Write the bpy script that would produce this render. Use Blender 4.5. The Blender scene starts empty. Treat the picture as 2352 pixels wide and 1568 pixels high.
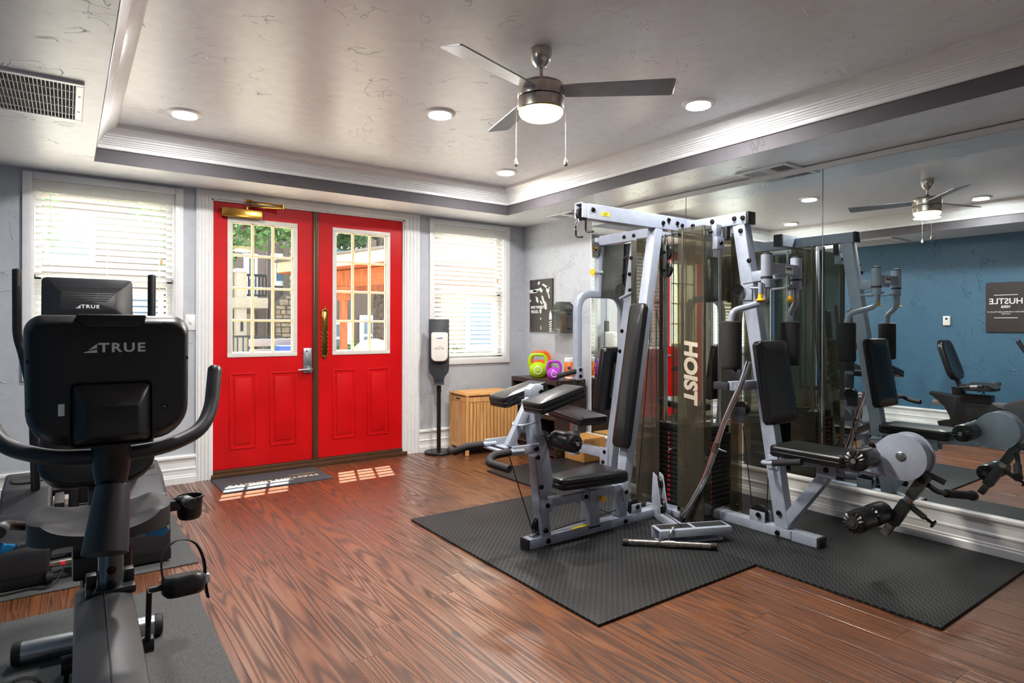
import bpy, bmesh, math, random
from mathutils import Vector as V, Matrix as M
random.seed(7)
S = bpy.context.scene
C = S.collection
# ------------------------------------------------------------------ camera, light, exposure
cam_d = bpy.data.cameras.new('camera'); cam = bpy.data.objects.new('camera', cam_d); C.objects.link(cam)
YAW = math.radians(35.733)
cam.matrix_world = M.Translation((0, 0, 1.148)) @ M.Rotation(-YAW, 4, 'Z') @ M.Rotation(math.pi / 2, 4, 'X') @ M.Rotation(.0023, 4, 'Z')
cam_d.sensor_width = 36; cam_d.lens = 36 * 1419.4 / 2352; cam_d.shift_y = -34 / 2352; cam_d.clip_start = .02; cam_d.clip_end = 300
S.camera = cam
w = bpy.data.worlds.new('world'); S.world = w; w.use_nodes = True
wn = w.node_tree.nodes; wl = w.node_tree.links
sky = wn.new('ShaderNodeTexSky'); sky.sky_type = 'NISHITA'; sky.sun_disc = False
sky.sun_elevation = math.radians(68.8); sky.sun_rotation = math.atan2(.118, .37); sky.air_density = 1.2; sky.dust_density = 2.5
mixw = wn.new('ShaderNodeMix'); mixw.data_type = 'RGBA'; mixw.inputs[0].default_value = .55
mixw.inputs[7].default_value = (9.0, 9.2, 9.6, 1)
wl.new(sky.outputs[0], mixw.inputs[6]); wl.new(mixw.outputs[2], wn['Background'].inputs[0]); wn['Background'].inputs[1].default_value = .55
sun_d = bpy.data.lights.new('sun', 'SUN'); sun_d.energy = 34; sun_d.angle = .009; sun_d.color = (1, .965, .91)
sun = bpy.data.objects.new('sun_offscreen', sun_d); C.objects.link(sun); sun.location = (3, 12, 30)
sun.rotation_euler = V((-.118, -.37, -1)).to_track_quat('-Z', 'Y').to_euler()
vs = S.view_settings; vs.view_transform = 'Standard'; vs.look = 'None'; vs.exposure = 0.75; vs.gamma = 1; vs.use_curve_mapping = False
LAMP_W = 14.0; FAN_W = 30.0
cy = S.cycles; cy.max_bounces = 8; cy.transparent_max_bounces = 20; cy.glossy_bounces = 4; cy.diffuse_bounces = 4; cy.caustics_reflective = True; cy.caustics_refractive = False
cy.sample_clamp_indirect = 4

# ------------------------------------------------------------------ materials
def lin(c):
    return tuple(((x / 255 + .055) / 1.055) ** 2.4 if x > 10.3 else x / 255 / 12.92 for x in c) + (1,)
MATS = {}
class N:
    def __init__(s, m): s.t = m.node_tree; s.n = s.t.nodes; s.l = s.t.links
    def add(s, typ, ins=None, **kw):
        n = s.n.new('ShaderNode' + typ)
        for k, v in kw.items(): setattr(n, k, v)
        for k, v in (ins or {}).items():
            if hasattr(v, 'default_value') or hasattr(v, 'is_linked'): s.l.new(v, n.inputs[k])
            else: n.inputs[k].default_value = v
        return n
    def math(s, op, a, b=0.0, c=None):
        d = {0: a, 1: b}
        if c is not None: d[2] = c
        return s.add('Math', d, operation=op).outputs[0]
    def ramp(s, f, stops):
        r = s.add('ValToRGB', {0: f}); e = r.color_ramp.elements
        e[0].position, e[0].color = stops[0]; e[1].position, e[1].color = stops[1]
        for p, c in stops[2:]:
            x = e.new(p); x.color = c
        return r.outputs[0]
    def mix(s, f, a, b):
        n = s.add('Mix', {0: f, 6: a, 7: b}, data_type='RGBA'); return n.outputs[2]
def mat(name, col, rough=.5, metal=0., noise=.06, nscale=18., bump=0., bscale=60., coat=0., spec=.5, emit=None, estr=0., translucent=0., speck=0.):
    if name in MATS: return MATS[name]
    m = bpy.data.materials.new(name); m.use_nodes = True; MATS[name] = m
    k = N(m); b = k.n['Principled BSDF']; base = lin(col)
    tc = k.add('TexCoord').outputs['Object']
    if noise:
        nz = k.add('TexNoise', {'Vector': tc, 'Scale': nscale, 'Detail': 4.})
        dk = tuple(max(0, x * (1 - noise * 2)) for x in base[:3]) + (1,); lt = tuple(min(1, x * (1 + noise * 1.5)) for x in base[:3]) + (1,)
        c = k.ramp(nz.outputs[0], [(.3, dk), (.7, lt)])
        if speck:
            v = k.add('TexNoise', {'Vector': tc, 'Scale': 420., 'Detail': 1.})
            c = k.mix(k.math('GREATER_THAN', v.outputs[0], .66), c, tuple(min(1, x * (1 + speck)) for x in base[:3]) + (1,))
        k.l.new(c, b.inputs['Base Color'])
        rr = k.math('MULTIPLY_ADD', nz.outputs[0], .12, rough - .06)
        k.l.new(rr, b.inputs['Roughness'])
    else:
        b.inputs['Base Color'].default_value = base; b.inputs['Roughness'].default_value = rough
    b.inputs['Metallic'].default_value = metal; b.inputs['Specular IOR Level'].default_value = spec
    b.inputs['Coat Weight'].default_value = coat; b.inputs['Coat Roughness'].default_value = .12
    if bump:
        nb = k.add('TexNoise', {'Vector': tc, 'Scale': bscale, 'Detail': 3.})
        bp = k.add('Bump', {'Height': nb.outputs[0], 'Strength': bump, 'Distance': .004})
        k.l.new(bp.outputs[0], b.inputs['Normal'])
    if emit: b.inputs['Emission Color'].default_value = lin(emit); b.inputs['Emission Strength'].default_value = estr
    if translucent:
        tr = k.add('BsdfTranslucent', {'Color': base}); mx = k.add('MixShader', {0: translucent, 1: b.outputs[0], 2: tr.outputs[0]})
        k.l.new(mx.outputs[0], k.n['Material Output'].inputs[0])
    return m
def plaster(name, col, rough, strength=.5, coat=0.):
    """hand-trowelled plaster: broad swells and thin curved trowel ridges"""
    m = bpy.data.materials.new(name); m.use_nodes = True; MATS[name] = m
    k = N(m); b = k.n['Principled BSDF']; tc = k.add('TexCoord').outputs['Object']
    base = lin(col)
    n1 = k.add('TexNoise', {'Vector': tc, 'Scale': 2.2, 'Detail': 3., 'Distortion': 1.6}).outputs[0]
    n2 = k.add('TexNoise', {'Vector': tc, 'Scale': 3.1, 'Detail': 2., 'Distortion': 2.4}).outputs[0]
    msk = k.add('TexNoise', {'Vector': tc, 'Scale': 5., 'Detail': 1.}).outputs[0]
    def ridge(n, wd):
        d = k.math('ABSOLUTE', k.math('SUBTRACT', n, .5)); return k.math('SUBTRACT', 1., k.math('MINIMUM', 1., k.math('DIVIDE', d, wd)))
    r = k.math('MAXIMUM', ridge(n1, .0055), ridge(n2, .005))
    r = k.math('MULTIPLY', r, k.math('GREATER_THAN', msk, .56))
    fine = k.add('TexNoise', {'Vector': tc, 'Scale': 16., 'Detail': 4.}).outputs[0]
    hgt = k.math('MULTIPLY_ADD', fine, .35, k.math('MULTIPLY', r, .8))
    bp = k.add('Bump', {'Height': hgt, 'Strength': strength, 'Distance': .006}); k.l.new(bp.outputs[0], b.inputs['Normal'])
    c = k.ramp(fine, [(.3, tuple(x * .95 for x in base[:3]) + (1,)), (.7, tuple(min(1, x * 1.04) for x in base[:3]) + (1,))])
    k.l.new(c, b.inputs['Base Color']); b.inputs['Roughness'].default_value = rough; b.inputs['Coat Weight'].default_value = coat; b.inputs['Coat Roughness'].default_value = .3
    return m
def wood_floor():
    m = bpy.data.materials.new('floor_wood'); m.use_nodes = True; k = N(m); b = k.n['Principled BSDF']
    tc = k.add('TexCoord').outputs['Object']; oi = k.add('ObjectInfo').outputs['Random']
    off = k.add('CombineXYZ', {0: k.math('MULTIPLY', oi, 37.), 1: k.math('MULTIPLY', oi, 91.), 2: k.math('MULTIPLY', oi, 13.)}).outputs[0]
    p = k.add('VectorMath', {0: tc, 1: off}, operation='ADD').outputs[0]
    sc = k.add('VectorMath', {0: p, 1: (10., .42, 1.)}, operation='MULTIPLY').outputs[0]
    fld = k.add('TexNoise', {'Vector': sc, 'Scale': 1., 'Detail': 1., 'Distortion': .15}).outputs[0]
    rings = k.math('SINE', k.math('MULTIPLY', fld, 115.))
    g = k.math('MULTIPLY_ADD', rings, .5, .5)
    sc2 = k.add('VectorMath', {0: p, 1: (90., 2.2, 1.)}, operation='MULTIPLY').outputs[0]
    fib = k.add('TexNoise', {'Vector': sc2, 'Scale': 1., 'Detail': 4.}).outputs[0]
    sc3 = k.add('VectorMath', {0: p, 1: (5., .7, 1.)}, operation='MULTIPLY').outputs[0]
    blot = k.add('TexNoise', {'Vector': sc3, 'Scale': 1., 'Detail': 2.}).outputs[0]
    c1 = k.ramp(g, [(.0, lin((50, 31, 22))), (.35, lin((100, 63, 39))), (1., lin((132, 88, 55)))])
    c2 = k.ramp(fib, [(.3, lin((56, 34, 22))), (.62, lin((118, 74, 45)))])
    c = k.mix(.36, c1, c2)
    t = k.ramp(oi, [(0., lin((214, 190, 178))), (.5, lin((255, 238, 222))), (1., lin((232, 205, 190)))])
    mm = k.add('Mix', {0: .8, 6: c, 7: t}, data_type='RGBA', blend_type='MULTIPLY').outputs[2]
    kn = k.add('TexVoronoi', {'Vector': k.add('VectorMath', {0: p, 1: (7., 2.6, 1.)}, operation='MULTIPLY').outputs[0], 'Scale': .55})
    mm = k.mix(k.math('LESS_THAN', kn.outputs['Distance'], .05), mm, lin((48, 30, 22)))
    mm = k.mix(k.math('MULTIPLY', k.math('SUBTRACT', blot, .42), .9), mm, lin((80, 48, 34)))
    k.l.new(mm, b.inputs['Base Color'])
    k.l.new(k.math('MULTIPLY_ADD', g, -.20, .44), b.inputs['Roughness'])
    hgt = k.math('MULTIPLY_ADD', fib, .4, g)
    bp = k.add('Bump', {'Height': hgt, 'Strength': .22, 'Distance': .002}); k.l.new(bp.outputs[0], b.inputs['Normal'])
    k.l.new(k.math('MULTIPLY_ADD', g, .6, .15), b.inputs['Coat Weight']); b.inputs['Coat Roughness'].default_value = .33
    return m
def grain(name, c0, c1, scale=(40, 40, 3), rough=.5):
    m = bpy.data.materials.new(name); m.use_nodes = True; k = N(m); b = k.n['Principled BSDF']
    tc = k.add('TexCoord').outputs['Object']; oi = k.add('ObjectInfo').outputs['Random']
    p = k.add('VectorMath', {0: tc, 1: k.add('CombineXYZ', {0: k.math('MULTIPLY', oi, 9.), 1: oi, 2: k.math('MULTIPLY', oi, 5.)}).outputs[0]}, operation='ADD').outputs[0]
    s = k.add('VectorMath', {0: p, 1: scale}, operation='MULTIPLY').outputs[0]
    n = k.add('TexNoise', {'Vector': s, 'Scale': 1., 'Detail': 4., 'Distortion': .4}).outputs[0]
    k.l.new(k.ramp(n, [(.3, lin(c0)), (.7, lin(c1))]), b.inputs['Base Color']); b.inputs['Roughness'].default_value = rough
    MATS[name] = m; return m
def tread_rubber():
    m = bpy.data.materials.new('tread_rubber'); m.use_nodes = True; k = N(m); b = k.n['Principled BSDF']
    tc = k.add('TexCoord').outputs['Object']; sx = k.add('SeparateXYZ', {0: tc})
    p = .032
    u0 = k.math('DIVIDE', k.math('ADD', sx.outputs[0], sx.outputs[1]), p); v0 = k.math('DIVIDE', k.math('SUBTRACT', sx.outputs[0], sx.outputs[1]), p)
    u = k.math('ABSOLUTE', k.math('SUBTRACT', k.math('FRACT', u0), .5)); v = k.math('ABSOLUTE', k.math('SUBTRACT', k.math('FRACT', v0), .5))
    par = k.math('GREATER_THAN', k.math('MODULO', k.math('ADD', k.math('ADD', k.math('FLOOR', u0), k.math('FLOOR', v0)), 1000.), 2.), .5)
    dA = k.math('MULTIPLY', k.math('LESS_THAN', u, .12), k.math('LESS_THAN', v, .42)); dB = k.math('MULTIPLY', k.math('LESS_THAN', v, .12), k.math('LESS_THAN', u, .42))
    d = k.math('ADD', k.math('MULTIPLY', dA, par), k.math('MULTIPLY', dB, k.math('SUBTRACT', 1., par)))
    nz = k.add('TexNoise', {'Vector': tc, 'Scale': 3., 'Detail': 3.}).outputs[0]
    c = k.ramp(nz, [(.3, lin((17, 18, 19))), (.7, lin((25, 26, 27)))]); c = k.mix(d, c, lin((58, 59, 62))); k.l.new(c, b.inputs['Base Color'])  # raised dashes get a lighter base colour that paints in their specular highlights
    k.l.new(k.math('MULTIPLY_ADD', d, -.2, .56), b.inputs['Roughness']); b.inputs['Specular IOR Level'].default_value = .28
    bp = k.add('Bump', {'Height': d, 'Strength': .6, 'Distance': .003}); k.l.new(bp.outputs[0], b.inputs['Normal'])
    MATS['tread_rubber'] = m; return m
def glassy(name, tint, fac, rough=.02):
    """thin sheet: tinted see-through with a clear gloss"""
    m = bpy.data.materials.new(name); m.use_nodes = True; k = N(m); MATS[name] = m
    t = k.add('BsdfTransparent', {'Color': lin(tint)}); g = k.add('BsdfGlossy', {'Color': (1, 1, 1, 1), 'Roughness': rough})
    fc = k.add('LayerWeight', {'Blend': .5}).outputs['Facing']; fr = k.math('MULTIPLY_ADD', k.math('POWER', fc, 5.), .9, .04); dif = k.add('BsdfDiffuse', {'Color': lin((112, 108, 94))})
    a = k.add('MixShader', {0: fac, 1: t.outputs[0], 2: dif.outputs[0]}); mx = k.add('MixShader', {0: fr, 1: a.outputs[0], 2: g.outputs[0]})
    k.l.new(mx.outputs[0], k.n['Material Output'].inputs[0]); return m
def mirror_mat():
    m = bpy.data.materials.new('mirror_silver'); m.use_nodes = True; k = N(m); MATS['mirror_silver'] = m
    b = k.n['Principled BSDF']; b.inputs['Base Color'].default_value = (.82, .895, .89, 1); b.inputs['Metallic'].default_value = 1; b.inputs['Roughness'].default_value = .0
    return m
plaster('wall_paint', (180, 184, 191), .5, .7); plaster('ceiling_paint', (224, 226, 230), .33, .7, .1); plaster('blue_paint', (62, 100, 126), .45, .7)
plaster('fascia_paint', (84, 80, 84), .7, .6)
mat('trim_white', (226, 226, 226), .38, noise=.02, coat=.1); mat('door_red', (196, 4, 12), .4, noise=.05, nscale=4, spec=.25)
mat('lite_frame', (216, 213, 206), .4, noise=.03); mat('muntin_cream', (238, 218, 170), .4, noise=.03); mat('bronze_strip', (92, 66, 46), .35, .4)
mat('brass', (178, 138, 66), .16, 1., noise=.12, nscale=9); mat('steel_satin', (176, 182, 188), .33, 1., noise=.06); mat('nickel', (196, 188, 178), .26, 1., noise=.06, nscale=30)
mat('chrome', (236, 238, 242), .16, 1., noise=.04); mat('worn_chrome', (176, 168, 160), .26, 1., noise=.3, nscale=26)
mat('frame_enamel', (147, 155, 171), .34, noise=.04, bump=.12, bscale=260, coat=.2, speck=.25); mat('vinyl_black', (17, 17, 19), .28, noise=0, bump=.05, bscale=300, spec=.5)
mat('foam_black', (24, 23, 27), .8, noise=.1, nscale=90, bump=.2, bscale=400); mat('plastic_black', (18, 18, 21), .40, noise=.02, bump=.06, bscale=500); mat('plastic_dark', (34, 34, 39), .4, noise=.05, bump=.05, bscale=500)
mat('rubber_black', (22, 22, 24), .6); mat('iron_black', (24, 25, 27), .38, .2); mat('bolt_dark', (38, 32, 32), .3, .8, noise=.15, nscale=60); mat('cable_black', (18, 18, 18), .5)
mat('mast_grey', (96, 104, 110), .3, .7, noise=.06); mat('shell_grey', (44, 44, 49), .42, noise=.04); mat('seat_grey', (40, 39, 42), .5, noise=.05)
mat('lever_blue', (22, 140, 204), .4); mat('knob_yellow', (242, 184, 18), .35); mat('label_yellow', (238, 214, 20), .5); mat('number_red', (224, 44, 58), .5, noise=0); mat('print_white', (236, 236, 236), .5, noise=0); mat('print_dark', (40, 44, 52), .5, noise=0)
mat('hoist_print', (196, 186, 170), .45, noise=.03); mat('pewter_lever', (62, 66, 64), .35, .3, noise=.06)
mat('blind_white', (244, 243, 240), .45, noise=.02, translucent=.36); mat('cord_white', (228, 222, 214), .7); mat('vent_white', (214, 216, 218), .4, .3, noise=.04); mat('vent_dark', (40, 38, 36), .8)
mat('lamp_lens', (255, 250, 240), .4, noise=0, emit=(255, 246, 232), estr=9.); mat('fan_lens', (255, 236, 200), .4, noise=0, emit=(255, 220, 150), estr=4.); mat('blade_silver', (168, 168, 170), .35, .7, noise=.06); mat('lamp_trim', (248, 247, 246), .5, noise=0)
grain('bamboo', (192, 134, 74), (232, 180, 116), (60, 60, 4), .42); grain('espresso', (40, 28, 26), (58, 42, 38), (50, 4, 50), .35); grain('pine', (206, 178, 148), (226, 200, 170), (14, 14, 3), .6); grain('cedar', (138, 64, 24), (172, 94, 42), (14, 14, 3), .6)
mat('cardboard', (196, 138, 70), .75, noise=.07); mat('kettle_green', (168, 208, 16), .32, noise=.03); mat('kettle_orange', (246, 96, 20), .32, noise=.03); mat('kettle_purple', (172, 56, 190), .32, noise=.03)
mat('mat_speckle', (74, 75, 76), .8, noise=.3, nscale=260, bump=.3, bscale=300); mat('doormat_grey', (64, 66, 72), .85, noise=.25, nscale=150, bump=.5, bscale=260); mat('print_cream', (222, 206, 176), .6, noise=0); mat('print_gold', (206, 168, 70), .6, noise=0)
mat('poster_brown', (54, 45, 45), .35, noise=.06); mat('poster_pale', (206, 216, 212), .35, noise=.1, nscale=30); mat('dispenser_white', (232, 228, 222), .35, noise=.02); mat('stand_grey', (58, 60, 66), .4, .2); mat('logo_blue', (34, 52, 130), .4)
mat('wipes_orange', (240, 118, 30), .4, noise=.14, nscale=24); mat('lcd_green', (60, 150, 120), .3, noise=0)
mat('stucco_taupe', (116, 101, 93), .9, bump=.2, bscale=30); mat('stucco_cream', (168, 155, 138), .9, bump=.2, bscale=30); mat('roof_shingle', (110, 104, 100), .9); mat('win_blue', (104, 128, 146), .15, noise=.1, nscale=2); mat('stone_beige', (148, 132, 112), .9, noise=.22, nscale=5); mat('mortar', (104, 95, 84), .95)
mat('bark', (104, 90, 80), .95, noise=.3, nscale=14, bump=1., bscale=20); mat('leaf_green', (78, 112, 60), .6, noise=.22, nscale=4, translucent=.35); mat('shrub_green', (92, 128, 60), .6, noise=.25, nscale=8, translucent=.3); mat('patio', (196, 188, 176), .9, noise=.06, nscale=3); mat('rail_black', (22, 22, 24), .5); mat('bench_grey', (116, 104, 98), .7); mat('bag_blue', (28, 58, 124), .6); mat('grill_tan', (118, 98, 74), .5); mat('plastic_bag', (206, 200, 196), .4, noise=.12, nscale=40)
FLOORWOOD = wood_floor(); TREAD = tread_rubber(); mirror_mat()
glassy('pane_glass', (246, 250, 250), .015); glassy('shroud_tint', (204, 200, 186), .20, .03); glassy('smoke_tint', (130, 146, 150), .2, .06)

# ------------------------------------------------------------------ mesh helpers
def G(name): return MATS[name]
def NB(): return bmesh.new()
def frameM(x, y, z, o=(0, 0, 0)):
    m = M.Identity(4)
    for i, a in enumerate((x, y, z)):
        a = V(a)
        for j in range(3): m[j][i] = a[j]
    for j in range(3): m[j][3] = o[j]
    return m
def axisM(p0, p1, up=(0, 0, 1)):
    p0, p1 = V(p0), V(p1); z = (p1 - p0).normalized(); u = V(up)
    if abs(z.dot(u)) > .99: u = V((0, 1, 0))
    x = u.cross(z).normalized(); y = z.cross(x)
    return frameM(x, y, z, p0)
def _bev(bm, geom_v, bev, seg=2):
    if bev <= 0: return
    ed = {e for v in geom_v for e in v.link_edges}
    bmesh.ops.bevel(bm, geom=list(ed), offset=bev, segments=seg, profile=.6, affect='EDGES', clamp_overlap=True)
def box(bm, lo, hi, bev=0., seg=2, mx=None):
    lo, hi = V(lo), V(hi); c = (lo + hi) / 2; s = hi - lo
    m = M.Translation(c) @ M.Diagonal((abs(s.x), abs(s.y), abs(s.z), 1))
    if mx is not None: m = mx @ m
    r = bmesh.ops.create_cube(bm, size=1, matrix=m); _bev(bm, r['verts'], bev, seg); return bm
def beam(bm, p0, p1, wd, ht, up=(0, 0, 1), bev=.004, seg=2):
    """box section from p0 to p1; ht along up, wd across"""
    m = axisM(p0, p1, up); L = (V(p1) - V(p0)).length
    return box(bm, (-wd / 2, -ht / 2, 0), (wd / 2, ht / 2, L), bev, seg, m)
def cyl(bm, p0, p1, r0, r1=None, seg=20, bev=0.):
    r1 = r0 if r1 is None else r1; m = axisM(p0, p1); L = (V(p1) - V(p0)).length
    r = bmesh.ops.create_cone(bm, cap_ends=True, segments=seg, radius1=r0, radius2=r1, depth=L, matrix=m @ M.Translation((0, 0, L / 2)))
    if bev:
        ed = {e for v in r['verts'] for e in v.link_edges if any(len(f.verts) > 4 for f in e.link_faces)}
        bmesh.ops.bevel(bm, geom=list(ed), offset=bev, segments=2, affect='EDGES')
    return bm
def fillet(pts, rad, n=6):
    pts = [V(p) for p in pts]; out = [pts[0]]
    for i in range(1, len(pts) - 1):
        a, b, c = pts[i - 1], pts[i], pts[i + 1]; d0 = (a - b); d1 = (c - b); r = min(rad, d0.length * .48, d1.length * .48)
        q0 = b + d0.normalized() * r; q1 = b + d1.normalized() * r
        for j in range(n + 1):
            t = j / n; out.append(q0 * (1 - t) ** 2 + b * 2 * t * (1 - t) + q1 * t * t)
    out.append(pts[-1]); return out
def tube(bm, pts, r, seg=12, rad=0., caps=True, flat=None):
    """sweep a round (or flat=(w,h)) section along a path"""
    P = fillet(pts, rad) if rad else [V(p) for p in pts]
    n = len(P); rs = r if isinstance(r, (list, tuple)) else [r] * n
    if len(rs) != n: rs = [rs[0] + (rs[-1] - rs[0]) * i / (n - 1) for i in range(n)]
    t0 = (P[1] - P[0]).normalized(); u = V((0, 0, 1)) if abs(t0.z) < .9 else V((0, 1, 0)); x = u.cross(t0).normalized(); rings = []
    for i in range(n):
        t = ((P[i] - P[i - 1]).normalized() if i else V()) + ((P[i + 1] - P[i]).normalized() if i < n - 1 else V()); t.normalize()
        x = (x - t * x.dot(t)).normalized(); y = t.cross(x); ring = []
        for k in range(seg):
            a = 2 * math.pi * k / seg
            if flat:
                ca, sa = math.cos(a), math.sin(a); ca = math.copysign(abs(ca) ** .4, ca); sa = math.copysign(abs(sa) ** .4, sa)
                ring.append(bm.verts.new(P[i] + x * ca * flat[0] / 2 + y * sa * flat[1] / 2))
            else: ring.append(bm.verts.new(P[i] + (x * math.cos(a) + y * math.sin(a)) * rs[i]))
        rings.append(ring)
    for i in range(n - 1):
        for k in range(seg): bm.faces.new((rings[i][k], rings[i][(k + 1) % seg], rings[i + 1][(k + 1) % seg], rings[i + 1][k]))
    if caps: bm.faces.new(list(reversed(rings[0]))); bm.faces.new(rings[-1])
    return bm
def lathe(bm, prof, mx=None, seg=28, ripple=None):
    """prof: (radius, z) pairs; ripple=(n, amp, r0, r1) waves the radii between r0 and r1 along z"""
    mx = mx or M.Identity(4); rings = []
    for r, z in prof:
        if r < 1e-6: rings.append([bm.verts.new(mx @ V((0, 0, z)))]); continue
        ring = []
        for k in range(seg):
            a = 2 * math.pi * k / seg; zz = z
            if ripple and ripple[2] <= r <= ripple[3]: zz += ripple[1] * math.cos(ripple[0] * a)
            ring.append(bm.verts.new(mx @ V((r * math.cos(a), r * math.sin(a), zz))))
        rings.append(ring)
    for i in range(len(rings) - 1):
        a, b = rings[i], rings[i + 1]
        for k in range(seg):
            if len(a) == 1 and len(b) == 1: continue
            if len(a) == 1: bm.faces.new((a[0], b[k], b[(k + 1) % seg]))
            elif len(b) == 1: bm.faces.new((a[k], a[(k + 1) % seg], b[0]))
            else: bm.faces.new((a[k], a[(k + 1) % seg], b[(k + 1) % seg], b[k]))
    return bm
def prism(bm, poly, mx, th, bev=0., seg=2):
    """polygon in the local xy plane of mx, extruded th along local z"""
    a = [bm.verts.new(mx @ V((x, y, 0))) for x, y in poly]; b = [bm.verts.new(mx @ V((x, y, th))) for x, y in poly]; n = len(poly)
    bm.faces.new(list(reversed(a))); bm.faces.new(b)
    for i in range(n): bm.faces.new((a[i], a[(i + 1) % n], b[(i + 1) % n], b[i]))
    if bev:
        ed = {e for v in a + b for e in v.link_edges}
        bmesh.ops.bevel(bm, geom=list(ed), offset=bev, segments=seg, profile=.6, affect='EDGES', clamp_overlap=True)
    return bm
def loft(bm, outline, mx, layers):
    """layers: (scale_x, scale_y, z[, shift_y]) of the outline"""
    rings = [[bm.verts.new(mx @ V((x * q[0], y * q[1] + (q[3] if len(q) > 3 else 0), q[2]))) for x, y in outline] for q in layers]; n = len(outline)
    for i in range(len(rings) - 1):
        for k in range(n): bm.faces.new((rings[i][k], rings[i][(k + 1) % n], rings[i + 1][(k + 1) % n], rings[i + 1][k]))
    bm.faces.new(list(reversed(rings[0]))); bm.faces.new(rings[-1]); return bm
def rrect(w, h, r, n=5, rb=None):
    out = []; rb = r if rb is None else rb
    for cx, cy, a0, q in ((w / 2, h / 2, 0, r), (-w / 2, h / 2, 90, r), (-w / 2, -h / 2, 180, rb), (w / 2, -h / 2, 270, rb)):
        sx = math.copysign(1, cx); sy = math.copysign(1, cy)
        for i in range(n + 1):
            a = math.radians(a0 + 90 * i / n); out.append((cx - sx * q + q * math.cos(a), cy - sy * q + q * math.sin(a)))
    return out
def padm(bm, mx, w, h, th, r=.03, crown=.006):
    """upholstered pad: outline in local xy, thickness along local +z, soft rim"""
    o = rrect(w, h, r, 5)
    return loft(bm, o, mx, [(.97, .97, 0), (1, 1, .008), (1, 1, th * .45), (.985, .985, th * .5), (1, 1, th * .55), (1, 1, th - .014), (.985, .99, th - .005), (.95, .965, th), (.6, .7, th + crown), (.2, .3, th + crown * 1.15)])
def shade(me, ang=35):
    for p in me.polygons: p.use_smooth = True
    me.set_sharp_from_angle(angle=math.radians(ang))
PW = {}
def obj(name, bm, m, parent=None, ang=35):
    me = bpy.data.meshes.new(name)
    if isinstance(bm, bmesh.types.BMesh):
        bmesh.ops.recalc_face_normals(bm, faces=bm.faces); bm.to_mesh(me); bm.free()
    else: me = bm
    if isinstance(m, str): m = G(m)
    me.materials.clear(); me.materials.append(m); shade(me, ang)
    o = bpy.data.objects.new(name, me); C.objects.link(o); adopt(o, parent); return o
def adopt(o, parent):
    if parent is None: return
    o.parent = parent; o.matrix_parent_inverse = PW.get(parent.name, M.Identity(4)).inverted()
def tag(o, label, cat, group=None):
    o['label'] = label; o['category'] = cat
    if group: o['group'] = group
    return o
def struct(name, bm, m, parent=None, ang=35, label=None):
    o = obj(name, bm, m, parent, ang)
    if parent is None: o['kind'] = 'structure'
    if label: o['label'] = label
    return o
def thing(name, label, cat, loc, group=None):
    o = bpy.data.objects.new(name, None); C.objects.link(o); o.location = loc; o.empty_display_size = .05; PW[o.name] = M.Translation(loc)
    return tag(o, label, cat, group)
def inst(name, src, mx, parent=None):
    """another object on the same mesh"""
    o = bpy.data.objects.new(name, src.data); C.objects.link(o); o.matrix_world = mx
    if parent is not None: o.parent = parent; o.matrix_parent_inverse = PW.get(parent.name, M.Identity(4)).inverted()
    return o
FX = lambda o: frameM((0, -1, 0), (0, 0, 1), (-1, 0, 0), o)      # faces -X
FY = lambda o: frameM((1, 0, 0), (0, 0, 1), (0, -1, 0), o)       # faces -Y
FL = lambda o: frameM((0, 1, 0), (0, 0, 1), (1, 0, 0), o)        # faces +X
FZ = lambda o: frameM((1, 0, 0), (0, 1, 0), (0, 0, 1), o)
def text(body, mx, size, m, parent, name='lettering', off=.0, ext=.0006, sx=1., shear=0., align='CENTER', space=1.):
    cu = bpy.data.curves.new(name, 'FONT'); cu.body = body; cu.size = size; cu.align_x = align; cu.align_y = 'CENTER'; cu.extrude = ext; cu.offset = off; cu.shear = shear; cu.space_character = space; cu.resolution_u = 3
    t = bpy.data.objects.new(name, cu); C.objects.link(t); dg = bpy.context.evaluated_depsgraph_get()
    me = bpy.data.meshes.new_from_object(t.evaluated_get(dg)); bpy.data.objects.remove(t)
    me.transform(mx @ M.Diagonal((sx, 1, 1, 1)))
    me.name = name; me.materials.clear(); me.materials.append(G(m)); o = bpy.data.objects.new(name, me); C.objects.link(o); adopt(o, parent); return o
# ------------------------------------------------------------------ room shell
XL, XR, YF, YB, HS, HC = -.58, 3.794, -.95, 5.077, 2.166, 2.392
TX0, TX1, TY0, TY1 = .131, 3.271, -.27, 4.622
floor = struct('floor', box(NB(), (XL - .15, YF - .15, -.12), (XR + .15, YB + .15, -.0085)), 'mortar')
PWID, PLEN = .152, 1.22
full = None; rr = random.Random(3)
x = XL
while x < XR - .001:
    wd = min(PWID, XR - x); y = YF - rr.uniform(.05, 1.15)
    while y < YB:
        a, b = max(y, YF), min(y + PLEN, YB); cx, cyy = x + wd / 2, (a + b) / 2
        if b - a > .02:
            dz = rr.uniform(-.0004, .0003)
            if abs(b - a - PLEN) < .001 and wd == PWID and full is not None: p = inst('plank', full, M.Translation((cx, cyy, dz)), floor)
            else:
                p = obj('plank', box(NB(), (-wd / 2 + .0002, -(b - a) / 2 + .0002, -.008), (wd / 2 - .0002, (b - a) / 2 - .0002, 0), .0006, 1), FLOORWOOD, floor); p.location = (cx, cyy, dz)
                if abs(b - a - PLEN) < .001 and wd == PWID: full = p
        y += PLEN
    x += PWID
DX0, DX1, DZ = .884, 2.441, 2.10
W1 = (-.19, .638); W2 = (2.755, 3.566); WZ0, WZ1 = .838, 2.10
bm = NB(); T = .10
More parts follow.
